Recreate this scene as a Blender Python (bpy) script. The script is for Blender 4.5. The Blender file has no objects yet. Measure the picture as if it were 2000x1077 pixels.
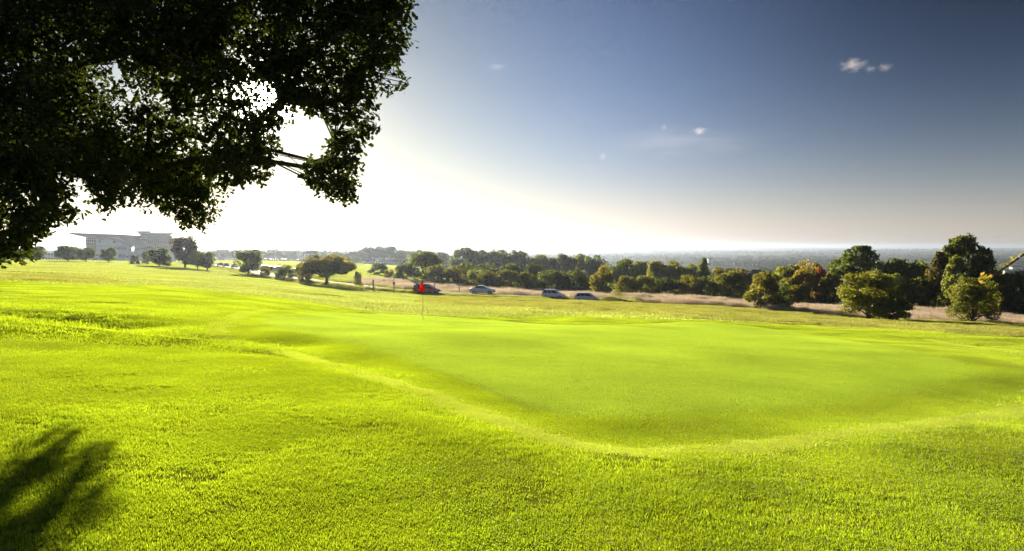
import bpy, math, random
import numpy as np
from mathutils import Vector, Matrix, Euler

random.seed(7)
rng = np.random.default_rng(11)
SC = bpy.context.scene
COL = SC.collection

# ------------------------------------------------------------------ camera
F = 2000 * 24.0 / 36.0            # focal length in photo pixels
EYE = 1.65
HORIZON = 480.0
PITCH = math.atan((538.5 - HORIZON) / F)
cam_d = bpy.data.cameras.new('camera'); cam = bpy.data.objects.new('camera', cam_d); COL.objects.link(cam)
cam_d.lens = 24.0; cam_d.sensor_width = 36.0; cam_d.sensor_fit = 'HORIZONTAL'
cam_d.clip_start = 0.05; cam_d.clip_end = 90000
cam.location = (0, 0, EYE); cam.rotation_euler = (math.radians(90) - PITCH, 0, 0)
SC.camera = cam

def ray(px, py):
    u = (px - 1000.0) / F; v = (538.5 - py) / F
    d = Vector((u, math.cos(PITCH) + v * math.sin(PITCH), -math.sin(PITCH) + v * math.cos(PITCH)))
    return d / d.y                 # scaled to unit depth

def at(px, py, Y):
    d = ray(px, py)
    return Vector((d.x * Y, Y, EYE + d.z * Y))

# ------------------------------------------------------------------ sun and sky
SUN_DIR = ray(515, 187).normalized()
SUN_EL = math.asin(SUN_DIR.z); SUN_AZ = math.atan2(SUN_DIR.x, SUN_DIR.y)
sun_d = bpy.data.lights.new('sun', 'SUN'); sun = bpy.data.objects.new('sun', sun_d); COL.objects.link(sun)
sun_d.energy = 5.0; sun_d.angle = math.radians(0.53); sun_d.color = (1.0, 0.89, 0.72)
sun.rotation_euler = SUN_DIR.to_track_quat('Z', 'Y').to_euler()
sun.location = SUN_DIR * 200

world = bpy.data.worlds.new('World'); SC.world = world; world.use_nodes = True
wn = world.node_tree.nodes; wl = world.node_tree.links; wn.clear()
def N(tree, typ, **kw):
    n = tree.nodes.new(typ)
    for k, v in kw.items(): setattr(n, k, v)
    return n
def MATH(tree, op, a, b=None, clamp=False):
    n = N(tree, 'ShaderNodeMath', operation=op, use_clamp=clamp)
    for i, q in enumerate((a, b)):
        if q is None: continue
        if isinstance(q, (int, float)): n.inputs[i].default_value = q
        else: tree.links.new(q, n.inputs[i])
    return n.outputs[0]
wt = world.node_tree
sky = N(wt, 'ShaderNodeTexSky', sky_type='NISHITA')
sky.sun_disc = False; sky.sun_elevation = SUN_EL; sky.sun_rotation = SUN_AZ
sky.altitude = 100; sky.air_density = 1.0; sky.dust_density = 0.30; sky.ozone_density = 2.0
geo = N(wt, 'ShaderNodeTexCoord')
dot = N(wt, 'ShaderNodeVectorMath', operation='DOT_PRODUCT')
nrm = N(wt, 'ShaderNodeVectorMath', operation='NORMALIZE'); wl.new(geo.outputs['Generated'], nrm.inputs[0])
wl.new(nrm.outputs[0], dot.inputs[0]); dot.inputs[1].default_value = SUN_DIR
ang = MATH(wt, 'ARCCOSINE', MATH(wt, 'MINIMUM', dot.outputs['Value'], 1.0))     # radians from the sun
# low air is pale and hazy; the sky deepens with height and away from the sun
sep = N(wt, 'ShaderNodeSeparateXYZ'); wl.new(nrm.outputs[0], sep.inputs[0])
el = MATH(wt, 'MAXIMUM', MATH(wt, 'ARCSINE', sep.outputs[2]), 0.0)
def RAMP(v, a, b, c, d, kind='SMOOTHSTEP'):
    q = N(wt, 'ShaderNodeMapRange', interpolation_type=kind); wl.new(v, q.inputs[0])
    for i, w in enumerate((a, b, c, d)): q.inputs[1+i].default_value = w
    return q.outputs[0]
A_ = RAMP(el, 0.0, 0.548, 1.0, 0.445, 'LINEAR')
B_ = MATH(wt, 'ADD', RAMP(ang, 0.17, 0.964, 1.0, 0.05), RAMP(ang, 1.05, 2.2, 0.0, 0.85))   # second ramp brightens the unseen far side of the sky as fill light
h_ = MATH(wt, 'MULTIPLY', MATH(wt, 'EXPONENT', MATH(wt, 'MULTIPLY', el, -1/0.158)), 0.904)
fac_ = MATH(wt, 'MULTIPLY', A_, MATH(wt, 'ADD', B_, MATH(wt, 'MULTIPLY', MATH(wt, 'SUBTRACT', 1.0, B_), h_)))
bw = N(wt, 'ShaderNodeRGBToBW'); wl.new(sky.outputs[0], bw.inputs[0])
pale = N(wt, 'ShaderNodeVectorMath', operation='SCALE'); pale.inputs[0].default_value = (1.083, .978, .70); wl.new(bw.outputs[0], pale.inputs['Scale'])
hz_ = MATH(wt, 'MULTIPLY', MATH(wt, 'EXPONENT', MATH(wt, 'MULTIPLY', el, -1/0.087)), 1.0)
mixs = N(wt, 'ShaderNodeMix', data_type='RGBA'); wl.new(hz_, mixs.inputs[0]); wl.new(sky.outputs[0], mixs.inputs[6]); wl.new(pale.outputs[0], mixs.inputs[7])
blue = N(wt, 'ShaderNodeMix', data_type='RGBA'); wl.new(RAMP(ang, 0.1, 0.6, 0.0, 1.0), blue.inputs[0]); blue.inputs[6].default_value = (.63, .63, .63, 1); blue.inputs[7].default_value = (.819, .819, 1.051, 1)
tin = N(wt, 'ShaderNodeVectorMath', operation='MULTIPLY'); wl.new(mixs.outputs[2], tin.inputs[0]); wl.new(blue.outputs[2], tin.inputs[1])
mul = N(wt, 'ShaderNodeVectorMath', operation='SCALE'); wl.new(tin.outputs[0], mul.inputs[0]); wl.new(fac_, mul.inputs['Scale'])
bg1 = N(wt, 'ShaderNodeBackground'); wl.new(mul.outputs[0], bg1.inputs[0]); bg1.inputs[1].default_value = 0.05
# aureole and solar disc
g1 = MATH(wt, 'MULTIPLY', MATH(wt, 'EXPONENT', MATH(wt, 'MULTIPLY', ang, -1 / 0.012)), 60.0)
g2 = MATH(wt, 'MULTIPLY', MATH(wt, 'EXPONENT', MATH(wt, 'MULTIPLY', ang, -1 / 0.060)), 0.34)
glow = MATH(wt, 'ADD', g1, g2)
bg2 = N(wt, 'ShaderNodeBackground'); bg2.inputs[0].default_value = (1.0, 0.93, 0.82, 1); wl.new(glow, bg2.inputs[1])
addw = N(wt, 'ShaderNodeAddShader'); wl.new(bg1.outputs[0], addw.inputs[0]); wl.new(bg2.outputs[0], addw.inputs[1])
wo = N(wt, 'ShaderNodeOutputWorld'); wl.new(addw.outputs[0], wo.inputs[0])

SC.view_settings.view_transform = 'Standard'; SC.view_settings.look = 'None'
SC.view_settings.exposure = 1.52; SC.view_settings.gamma = 1.0; SC.view_settings.use_curve_mapping = False
SC.render.engine = 'CYCLES'
cy = SC.cycles
cy.max_bounces = 5; cy.diffuse_bounces = 2; cy.glossy_bounces = 2; cy.transmission_bounces = 4
cy.volume_bounces = 0; cy.transparent_max_bounces = 8; cy.use_denoising = True; cy.use_adaptive_sampling = True; cy.adaptive_threshold = 0.02; cy.adaptive_min_samples = 16
cy.sample_clamp_indirect = 6.0; cy.sample_clamp_direct = 0.0
cy.caustics_reflective = False; cy.caustics_refractive = False
try: cy.denoiser = 'OPENIMAGEDENOISE'
except Exception: pass

# ------------------------------------------------------------------ helpers
def tag(o, label=None, cat=None, group=None, kind=None):
    if label: o['label'] = label
    if cat: o['category'] = cat
    if group: o['group'] = group
    if kind: o['kind'] = kind
    return o

def link(o, parent=None):
    COL.objects.link(o)
    if parent is not None: o.parent = parent
    return o

def empty(name, loc, rz=0.0, scale=None):
    o = bpy.data.objects.new(name, None); link(o)
    o.location = loc; o.rotation_euler = (0, 0, rz); o.empty_display_size = 0.2
    if scale: o.scale = scale
    return o

def mesh_np(name, V, polys, mat=None, smooth=False, fattr=None, cattr=None):
    """V (n,3); polys: list of (m,k) int arrays."""
    me = bpy.data.meshes.new(name)
    V = np.asarray(V, np.float32).reshape(-1, 3)
    loops = np.concatenate([np.asarray(p, np.int32).ravel() for p in polys])
    sizes = np.concatenate([np.full(len(p), np.asarray(p).shape[1], np.int32) for p in polys])
    starts = np.concatenate([[0], np.cumsum(sizes)[:-1]]).astype(np.int32)
    me.vertices.add(len(V)); me.loops.add(len(loops)); me.polygons.add(len(sizes))
    me.vertices.foreach_set('co', V.ravel())
    me.loops.foreach_set('vertex_index', loops)
    me.polygons.foreach_set('loop_start', starts)
    if smooth: me.polygons.foreach_set('use_smooth', np.ones(len(sizes), bool))
    for k, a in (fattr or {}).items():
        at_ = me.attributes.new(k, 'FLOAT', 'POINT'); at_.data.foreach_set('value', np.asarray(a, np.float32))
    for k, a in (cattr or {}).items():
        at_ = me.attributes.new(k, 'FLOAT_COLOR', 'POINT'); at_.data.foreach_set('color', np.asarray(a, np.float32).ravel())
    me.update(calc_edges=True)
    if mat: me.materials.append(mat)
    return me

class MB:
    """collects simple solids into one mesh"""
    def __init__(s): s.v = []; s.f = []
    def add(s, vs, fs):
        n = len(s.v); s.v += [tuple(v) for v in vs]; s.f += [tuple(n + i for i in f) for f in fs]; return s
    def box(s, x0, x1, y0, y1, z0, z1):
        return s.add([(x0,y0,z0),(x1,y0,z0),(x1,y1,z0),(x0,y1,z0),(x0,y0,z1),(x1,y0,z1),(x1,y1,z1),(x0,y1,z1)],
                     [(0,3,2,1),(4,5,6,7),(0,1,5,4),(1,2,6,5),(2,3,7,6),(3,0,4,7)])
    def tube(s, pts, rad, k=8, caps=True):
        pts = [Vector(p) for p in pts]; base = len(s.v); n = len(pts)
        for i, p in enumerate(pts):
            t = (pts[min(i+1, n-1)] - pts[max(i-1, 0)])
            t = t.normalized() if t.length > 1e-9 else Vector((0,0,1))
            a = Vector((1,0,0)) if abs(t.x) < 0.8 else Vector((0,1,0))
            b = t.cross(a).normalized(); c = t.cross(b)
            r = rad[i] if hasattr(rad, '__len__') else rad
            for j in range(k):
                w = 2*math.pi*j/k
                s.v.append(tuple(p + b*(math.cos(w)*r) + c*(math.sin(w)*r)))
        for i in range(n-1):
            for j in range(k):
                j2 = (j+1) % k
                s.f.append((base+i*k+j, base+i*k+j2, base+(i+1)*k+j2, base+(i+1)*k+j))
        if caps:
            s.f.append(tuple(base+j for j in reversed(range(k)))); s.f.append(tuple(base+(n-1)*k+j for j in range(k)))
        return s
    def prism(s, poly, y0, y1):
        """poly in (x,z), extruded along y"""
        n = len(poly)
        vs = [(x, y0, z) for x, z in poly] + [(x, y1, z) for x, z in poly]
        fs = [tuple(range(n)), tuple(reversed(range(n, 2*n)))]
        fs += [(i, i+n, (i+1) % n + n, (i+1) % n) for i in range(n)]
        return s.add(vs, fs)
    def mesh(s, name, mat, smooth=False, bevel=0):
        me = bpy.data.meshes.new(name); me.from_pydata(s.v, [], s.f); me.update()
        if mat: me.materials.append(mat)
        if smooth: me.polygons.foreach_set('use_smooth', [True]*len(me.polygons))
        return me
    def build(s, name, mat, parent=None, smooth=False):
        o = bpy.data.objects.new(name, s.mesh(name, mat, smooth)); return link(o, parent)

# value noise
_lat = rng.random((256, 256))
def vnoise(x, y):
    x = np.asarray(x, float); y = np.asarray(y, float)
    xi = np.floor(x).astype(int); yi = np.floor(y).astype(int); fx = x - xi; fy = y - yi
    fx = fx*fx*(3-2*fx); fy = fy*fy*(3-2*fy)
    a = _lat[xi & 255, yi & 255]; b = _lat[(xi+1) & 255, yi & 255]; c = _lat[xi & 255, (yi+1) & 255]; d = _lat[(xi+1) & 255, (yi+1) & 255]
    return (a*(1-fx)+b*fx)*(1-fy) + (c*(1-fx)+d*fx)*fy - 0.5
def fbm(x, y, o=3):
    s = 0; a = 1.0
    for i in range(o): s = s + a*vnoise(x*2**i+17*i, y*2**i-9*i); a *= 0.5
    return s
def sstep(a, b, x):
    t = np.clip((x-a)/(b-a), 0, 1); return t*t*(3-2*t)

# ------------------------------------------------------------------ terrain
_px = np.array([-250, 0, 200, 400, 600, 800, 1000, 1200, 1450, 1700, 2000, 2400.])
_D = [20, 36, 60, 80, 100, 120, 150, 200, 300, 420, 600, 900, 1500, 3000, 6000, 12000, 26000]
_off = [
 [122,128,140,150,165,176,184,192,200,208,216,220],
 [75,82,90,101,120,148,150,152,160,168,178,182],
 [52,57,64,77,98,122,126,130,140,152,162,168],
 [43,48,54,68,88,110,114,120,130,147,152,160],
 [38,42,48,62,82,102,107,112,122,132,138,145],
 [34,38,44,58,77,95,100,104,112,120,128,135],
 [31,34,40,54,68,80,90,97,104,112,120,126],
 [28,30,34,47,54,60,80,97,104,112,118,124],
 [28,28,29,37,42,48,75,98,106,112,115,118],
 [29,29,30,32,36,43,70,93,100,104,108,110],
 [30,30,31,29,30,38,60,84,90,92,95,98],
 [29,29,28,26,27,32,50,65,70,71,72,74],
 [22,22,22,23,26,29,38,46,48,49,50,50],
 [14,14,14,15,17,20,25,28,29,29,30,30],
 [8,8,8,9,10,12,14,16,16,16,16,16],
 [5,5,5,5,6,7,8,8,8,8,8,8],
 [3.4,3.4,3.4,3.5,3.6,3.8,4,4,4,4,4,4]]
_u = (_px - 1000) / F
_cols = [(-( .055 + .055*_u)*d).tolist() for d in (3, 6, 12)]
_DD = [3, 6, 12] + _D
for d, row in zip(_D, _off):
    _cols.append([EYE + ray(1000, HORIZON + o).z*d for o in row])
_Z = np.array(_cols)                         # depth x column
_ld = np.log(np.array(_DD, float))
GU = np.linspace(_u[0], _u[-1], 160); GL = np.linspace(_ld[0], _ld[-1], 260)
_t1 = np.array([np.interp(GL, _ld, _Z[:, j] / np.array(_DD)) for j in range(len(_u))]).T      # slopes
_t2 = np.array([np.interp(GU, _u, _t1[i]) for i in range(len(GL))])
def _blur(a, n, axis):
    k = np.hanning(n+2)[1:-1]; k /= k.sum(); p = n//2
    pad = [(p, p) if i == axis else (0, 0) for i in range(2)]
    b = np.pad(a, pad, mode='edge')
    return np.apply_along_axis(lambda r: np.convolve(r, k, 'valid'), axis, b)
GRID = _blur(_blur(_t2, 23, 1), 15, 0)

def base_z(x, y):
    x = np.asarray(x, float); y = np.asarray(y, float)
    yy = np.maximum(y, 3.0)
    u = np.clip(x/yy, GU[0], GU[-1]); l = np.clip(np.log(yy), GL[0], GL[-1])
    fu = (u-GU[0])/(GU[1]-GU[0]); fl = (l-GL[0])/(GL[1]-GL[0])
    iu = np.clip(fu.astype(int), 0, len(GU)-2); il = np.clip(fl.astype(int), 0, len(GL)-2)
    a = fu-iu; b = fl-il
    s = (GRID[il, iu]*(1-a)+GRID[il, iu+1]*a)*(1-b) + (GRID[il+1, iu]*(1-a)+GRID[il+1, iu+1]*a)*b
    zt = s*np.minimum(yy, 26000)
    zp = -(.055*np.clip(y, -60, 60) + .055*np.clip(x, -60, 60))
    w = sstep(5, 16, y)
    return zp*(1-w) + zt*w

def hit(px, py, zfun=None, dmin=2.5, dmax=3000):
    zfun = zfun or base_z
    d = ray(px, py); Y = np.geomspace(dmin, dmax, 6000)
    g = EYE + d.z*Y - zfun(d.x*Y, Y)
    i = np.argmax(g < 0)
    return np.array([d.x*Y[i], Y[i]])

GREEN_PX = [(505,628),(560,648),(650,668),(760,698),(900,745),(1040,795),(1180,818),(1350,815),(1530,803),(1720,782),(1860,757),(1925,737),
            (1900,715),(1800,690),(1660,664),(1540,647),(1430,635),(1330,632),(1120,634),(960,624),(800,614),(650,611),(540,615)]
COLLAR_PX = [(420,640),(480,660),(580,690),(700,725),(850,775),(1000,832),(1120,868),(1250,881),(1430,874),(1650,850),(1850,822),(2020,792),
             (2120,750),(2040,700),(1900,672),(1750,655),(1600,640),(1480,624),(1300,624),(1120,627),(960,616),(800,605),(640,603),(500,608)]
def smooth_poly(P, n=6):
    P = np.array(P, float); out = []
    m = len(P)
    for i in range(m):
        p0, p1, p2, p3 = P[i-1], P[i], P[(i+1) % m], P[(i+2) % m]
        for k in range(n):
            t = k/n
            out.append(0.5*((2*p1)+(-p0+p2)*t+(2*p0-5*p1+4*p2-p3)*t*t+(-p0+3*p1-3*p2+p3)*t**3))
    return np.array(out)
GREEN = smooth_poly([hit(*p) for p in GREEN_PX]); COLLAR = smooth_poly([hit(*p) for p in COLLAR_PX])

def sdist(P, x, y, reach=30.0):
    """signed distance to polygon, negative inside"""
    x = np.asarray(x, float).ravel(); y = np.asarray(y, float).ravel()
    d = np.full(x.shape, 1e9); ins = np.zeros(x.shape, bool)
    Q = np.roll(P, -1, 0)
    for (ax, ay), (bx, by) in zip(P, Q):
        ex, ey = bx-ax, by-ay; L = ex*ex+ey*ey+1e-12
        t = np.clip(((x-ax)*ex+(y-ay)*ey)/L, 0, 1)
        d = np.minimum(d, (x-ax-t*ex)**2+(y-ay-t*ey)**2)
        c = ((ay > y) != (by > y)) & (x < (bx-ax)*(y-ay)/(by-ay+1e-12)+ax)
        ins ^= c
    d = np.sqrt(d); return np.where(ins, -d, d)
def poly_sd(P, x, y):
    shp = np.shape(x); X = np.ravel(x).astype(float); Y = np.ravel(y).astype(float)
    out = np.full(X.shape, 99.0)
    lo = P.min(0)-12; hi = P.max(0)+12
    m = (X > lo[0]) & (X < hi[0]) & (Y > lo[1]) & (Y < hi[1])
    if m.any(): out[m] = sdist(P, X[m], Y[m])
    return out.reshape(shp)

RIDGE = np.array([hit(*p) for p in [(640,667),(800,659),(960,651),(1180,641),(1400,631)]])
def line_dist(P, x, y):
    d = np.full(np.shape(x), 1e9); side = np.zeros(np.shape(x))
    for (ax, ay), (bx, by) in zip(P[:-1], P[1:]):
        ex, ey = bx-ax, by-ay; L = ex*ex+ey*ey
        t = np.clip(((x-ax)*ex+(y-ay)*ey)/L, 0, 1)
        q = np.hypot(x-ax-t*ex, y-ay-t*ey); s = np.sign(ex*(y-ay)-ey*(x-ax))
        side = np.where(q < d, s, side); d = np.minimum(d, q)
    return d, side
HOLLOW = hit(25, 620); HOLLOW2 = hit(400, 655)
MOUNDS = [(hit(1218, 590), 3.2, 1.0, 0.75), (hit(1186, 589), 1.6, 0.8, 0.5), (hit(1075, 604), 9, 2, -0.25)]

def ground_z(x, y):
    x = np.asarray(x, float); y = np.asarray(y, float)
    z = base_z(x, y)
    r = np.hypot(x, y)
    # gentle lawn undulation
    sc_ = poly_sd(COLLAR, x, y); sg = poly_sd(GREEN, x, y); calm = .30+.70*sstep(-1.5, 1.0, sg); fine = sstep(-.3, 2.2, sg)*(.25+.75*sstep(-.2, .8, sc_))
    z = z + calm*(fbm(x/9.0+3, y/9.0, 2)*0.16*sstep(3, 14, r)*(1-sstep(300, 900, r))) + fine*fbm(x/2.2, y/2.2+5, 2)*0.035*(1-sstep(60, 150, r))
    front = 1-sstep(20, 34, y)
    # trough along the front lip, rise towards the putting surface
    z = z - front*(0.05*np.exp(-((sc_+0.75)/0.85)**2)) + front*0.02*sstep(-1.2, -3.6, sc_)
    z = z - (1-front)*0.05*np.exp(-((sc_-0.2)/1.2)**2)
    z = z + fbm(x/3600.+1, y/2600., 2)*70*sstep(4500, 11000, r)*(1-.5*sstep(15000, 25000, r))
    # back rim in the fairway behind the green
    dl, side = line_dist(RIDGE, x, y)
    z = z + np.where(side < 0, 0.10*np.exp(-(dl/3.2)**2), 0.10*np.exp(-(dl/1.6)**2))*(sg < 2)*sstep(2, -1, sg)
    # grassy hollow on the left
    hx, hy = HOLLOW; ex = ((x-hx)/4.6)**2+((y-hy)/1.9)**2
    z = z - 0.34*np.exp(-ex**1.5) + 0.16*np.exp(-(((x-hx)/5.5)**2+((y-hy+3.0)/1.3)**2))
    hx, hy = HOLLOW2; z = z - 0.22*np.exp(-(((x-hx)/2.6)**2+((y-hy)/1.0)**2))
    for (mx, my), a, b, h in MOUNDS:
        z = z + h*np.exp(-(((x-mx)/a)**2+((y-my)/b)**2)**2)
    # rough is lumpy
    ro = sstep(45, 55, y)*(1-sstep(120, 140, y))*sstep(-12, 0, x)
    z = z + ro*fbm(x/1.1, y/1.1, 2)*0.10
    return z
def gz(x, y): return float(ground_z(np.array([x]), np.array([y]))[0])
def on(px, Y):
    x = (px-1000)/F*Y; return Vector((x, Y, gz(x, Y)))
def normals(x, y, e=0.3):
    zx = (ground_z(x+e, y)-ground_z(x-e, y))/(2*e); zy = (ground_z(x, y+e)-ground_z(x, y-e))/(2*e)
    n = np.stack([-zx, -zy, np.ones_like(zx)], 1); return n/np.linalg.norm(n, axis=1)[:, None]

# road centre line (world metres)
ROAD = smooth_poly([(-260,560),(-170,360),(-111,262),(-83,214),(-58,165),(-40,142),(-24,128),(-12,121.5),(0,119.5),(9,118.5),(20,118),(40,120),(70,126),(130,150),(200,210)], 8)[:14*8-8]
DRY_LOW = [(560,146),(680,141),(800,131),(900,127),(1010,125),(1150,124),(1245,108),(1350,102),(1490,96),(1640,89),(1800,81),(2000,76),(2300,72)]
DRY_HI = [(600,172),(700,172),(800,165),(900,160),(1010,158),(1150,156),(1300,150),(1500,140),(1640,128),(1800,114),(2000,108),(2300,104)]
def dry_mask(x, y):
    u = x/np.maximum(y, 1); p = u*F+1000
    lo = np.interp(p, [a for a, _ in DRY_LOW], [b for _, b in DRY_LOW]); hi = np.interp(p, [a for a, _ in DRY_HI], [b for _, b in DRY_HI])
    n = fbm(x/5., y/5., 2)*5
    return sstep(lo-1, lo+2, y+n)*(1-sstep(hi-2, hi+6, y))*sstep(675, 730, p)
def rough_mask(x, y):
    p = x/np.maximum(y, 1)*F+1000
    lo = np.interp(p, [700,850,1000,1150,1300,1450,1600,1800,2000,2300], [95,70,62,58,54,50,45,40,36,33])
    m = sstep(lo-2, lo+2, y+fbm(x/6., y/6.+2, 2)*5)*(1-sstep(150, 170, y))*sstep(780, 880, p)
    # patch of longer grass in the left distance
    lx = np.exp(-((p-40)/190)**4)*sstep(44, 50, y)*(1-sstep(62, 68, y))
    # ring of semi-rough around left bank
    return np.clip(m+lx, 0, 1)

# ------------------------------------------------------------------ materials
def newmat(name):
    m = bpy.data.materials.new(name); m.use_nodes = True; m.node_tree.nodes.clear(); return m, m.node_tree
def simple(name, col, rough=0.6, metal=0.0, spec=0.5, noise=0.0, nscale=3.0, bump=0.0, coat=0.0):
    m, t = newmat(name)
    p = N(t, 'ShaderNodeBsdfPrincipled'); o = N(t, 'ShaderNodeOutputMaterial'); t.links.new(p.outputs[0], o.inputs[0])
    p.inputs['Roughness'].default_value = rough; p.inputs['Metallic'].default_value = metal
    p.inputs['Specular IOR Level'].default_value = spec; p.inputs['Coat Weight'].default_value = coat
    tc = N(t, 'ShaderNodeTexCoord'); nz = N(t, 'ShaderNodeTexNoise'); nz.inputs['Scale'].default_value = nscale; nz.inputs['Detail'].default_value = 5
    t.links.new(tc.outputs['Object'], nz.inputs['Vector'])
    mr = N(t, 'ShaderNodeMapRange'); t.links.new(nz.outputs[0], mr.inputs[0]); mr.inputs[3].default_value = 1-noise; mr.inputs[4].default_value = 1+noise
    sc_ = N(t, 'ShaderNodeVectorMath', operation='SCALE'); sc_.inputs[0].default_value = col[:3]; t.links.new(mr.outputs[0], sc_.inputs['Scale'])
    t.links.new(sc_.outputs[0], p.inputs['Base Color'])
    if bump:
        b = N(t, 'ShaderNodeBump'); b.inputs['Strength'].default_value = bump; t.links.new(nz.outputs[0], b.inputs['Height']); t.links.new(b.outputs[0], p.inputs['Normal'])
    return m

def leafmat(name, dif, trans, tmix=0.5, gloss=0.06, use_obj=False, vary=0.35, rough=0.45, posn=None):
    """diffuse + translucent blade or leaf; 'tint' attribute and noise vary it"""
    m, t = newmat(name); L = t.links
    o = N(t, 'ShaderNodeOutputMaterial')
    at_ = N(t, 'ShaderNodeAttribute'); at_.attribute_name = 'tint'
    v = N(t, 'ShaderNodeMapRange'); L.new(at_.outputs['Fac'], v.inputs[0]); v.inputs[3].default_value = 1-vary; v.inputs[4].default_value = 1+vary
    fac = v.outputs[0]
    hue = at_.outputs['Fac']
    if posn:
        g = N(t, 'ShaderNodeNewGeometry'); nz = N(t, 'ShaderNodeTexNoise'); nz.inputs['Scale'].default_value = posn[0]; nz.inputs['Detail'].default_value = 4
        L.new(g.outputs['Position'], nz.inputs['Vector'])
        r = N(t, 'ShaderNodeMapRange'); L.new(nz.outputs[0], r.inputs[0]); r.inputs[1].default_value = 0.3; r.inputs[2].default_value = 0.7
        r.inputs[3].default_value = 1-posn[1]; r.inputs[4].default_value = 1+posn[1]
        fac = MATH(t, 'MULTIPLY', fac, r.outputs[0])
        nz2 = N(t, 'ShaderNodeTexNoise'); nz2.inputs['Scale'].default_value = posn[0]*2.7; L.new(g.outputs['Position'], nz2.inputs['Vector'])
        hue = MATH(t, 'ADD', MATH(t, 'MULTIPLY', hue, 0.5), MATH(t, 'MULTIPLY', nz2.outputs[0], 0.5))
    def colour(c0, c1):
        mx = N(t, 'ShaderNodeMix', data_type='RGBA'); L.new(hue, mx.inputs[0])
        mx.inputs[6].default_value = (*c0, 1); mx.inputs[7].default_value = (*c1, 1)
        out = mx.outputs[2]
        if use_obj:
            oi = N(t, 'ShaderNodeObjectInfo')
            mm = N(t, 'ShaderNodeVectorMath', operation='MULTIPLY'); L.new(out, mm.inputs[0]); L.new(oi.outputs['Color'], mm.inputs[1]); out = mm.outputs[0]
        s = N(t, 'ShaderNodeVectorMath', operation='SCALE'); L.new(out, s.inputs[0]); L.new(fac, s.inputs['Scale'])
        return s.outputs[0]
    d = N(t, 'ShaderNodeBsdfDiffuse'); L.new(colour(*dif), d.inputs[0])
    tr = N(t, 'ShaderNodeBsdfTranslucent'); L.new(colour(*trans), tr.inputs[0])
    mx = N(t, 'ShaderNodeMixShader'); mx.inputs[0].default_value = tmix; L.new(d.outputs[0], mx.inputs[1]); L.new(tr.outputs[0], mx.inputs[2])
    out = mx.outputs[0]
    if gloss:
        g = N(t, 'ShaderNodeBsdfGlossy'); g.inputs['Roughness'].default_value = rough; g.inputs[0].default_value = (1, .97, .9, 1)
        m2 = N(t, 'ShaderNodeMixShader'); m2.inputs[0].default_value = gloss; L.new(out, m2.inputs[1]); L.new(g.outputs[0], m2.inputs[2]); out = m2.outputs[0]
    L.new(out, o.inputs[0])
    return m

M = {}
M['fairway'] = leafmat('fairway_grass', ((.115,.19,.008),(.165,.21,.010)), ((.37,.57,.012),(.53,.61,.016)), 0.55, 0.03, posn=(0.45, .28))
M['green'] = leafmat('green_grass', ((.17,.27,.024),(.19,.27,.03)), ((.47,.67,.04),(.53,.68,.055)), 0.5, 0.01, posn=(0.30, .18))
M['fairway_far'] = leafmat('far_fairway_grass', ((.13,.175,.03),(.17,.19,.04)), ((.42,.53,.07),(.52,.55,.10)), 0.5, 0.02, posn=(0.12, .20))
M['collar'] = leafmat('collar_grass', ((.19,.27,.02),(.24,.28,.03)), ((.56,.72,.04),(.66,.74,.06)), 0.5, 0.04, posn=(0.8, .15))
M['rough'] = leafmat('rough_grass', ((.13,.16,.02),(.20,.19,.04)), ((.36,.42,.03),(.50,.46,.08)), 0.5, 0.04, posn=(0.4, .25))
M['dry'] = leafmat('dry_grass', ((.46,.36,.23),(.58,.46,.31)), ((.72,.57,.38),(.82,.67,.47)), 0.45, 0.02, posn=(0.3, .2))
M['litter'] = leafmat('scraps_and_sparkle', ((.42,.36,.24),(.60,.56,.46)), ((.45,.38,.22),(.60,.55,.40)), 0.4, 0.05, vary=.2)
M['leaf'] = leafmat('tree_leaves', ((.6,.6,.6),(1.,1.,1.)), ((2.0,2.0,.9),(3.0,2.7,1.0)), 0.5, 0.03, use_obj=True, vary=.4)
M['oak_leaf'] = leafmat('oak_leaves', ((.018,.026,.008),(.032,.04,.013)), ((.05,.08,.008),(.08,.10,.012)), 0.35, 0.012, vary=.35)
M['twig_leaf'] = leafmat('autumn_leaves', ((.20,.20,.03),(.28,.17,.04)), ((.42,.42,.04),(.52,.32,.05)), 0.45, 0.05, vary=.3)
M['far_leaf'] = leafmat('far_woodland_leaves', ((.8,.8,.8),(1.,1.,1.)), ((1.2,1.2,.8),(1.5,1.4,.8)), 0.2, 0.0, use_obj=True, vary=.12)
M['bark'] = simple('bark', (.07,.05,.038), .9, noise=.5, nscale=6, bump=.6)

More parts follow.
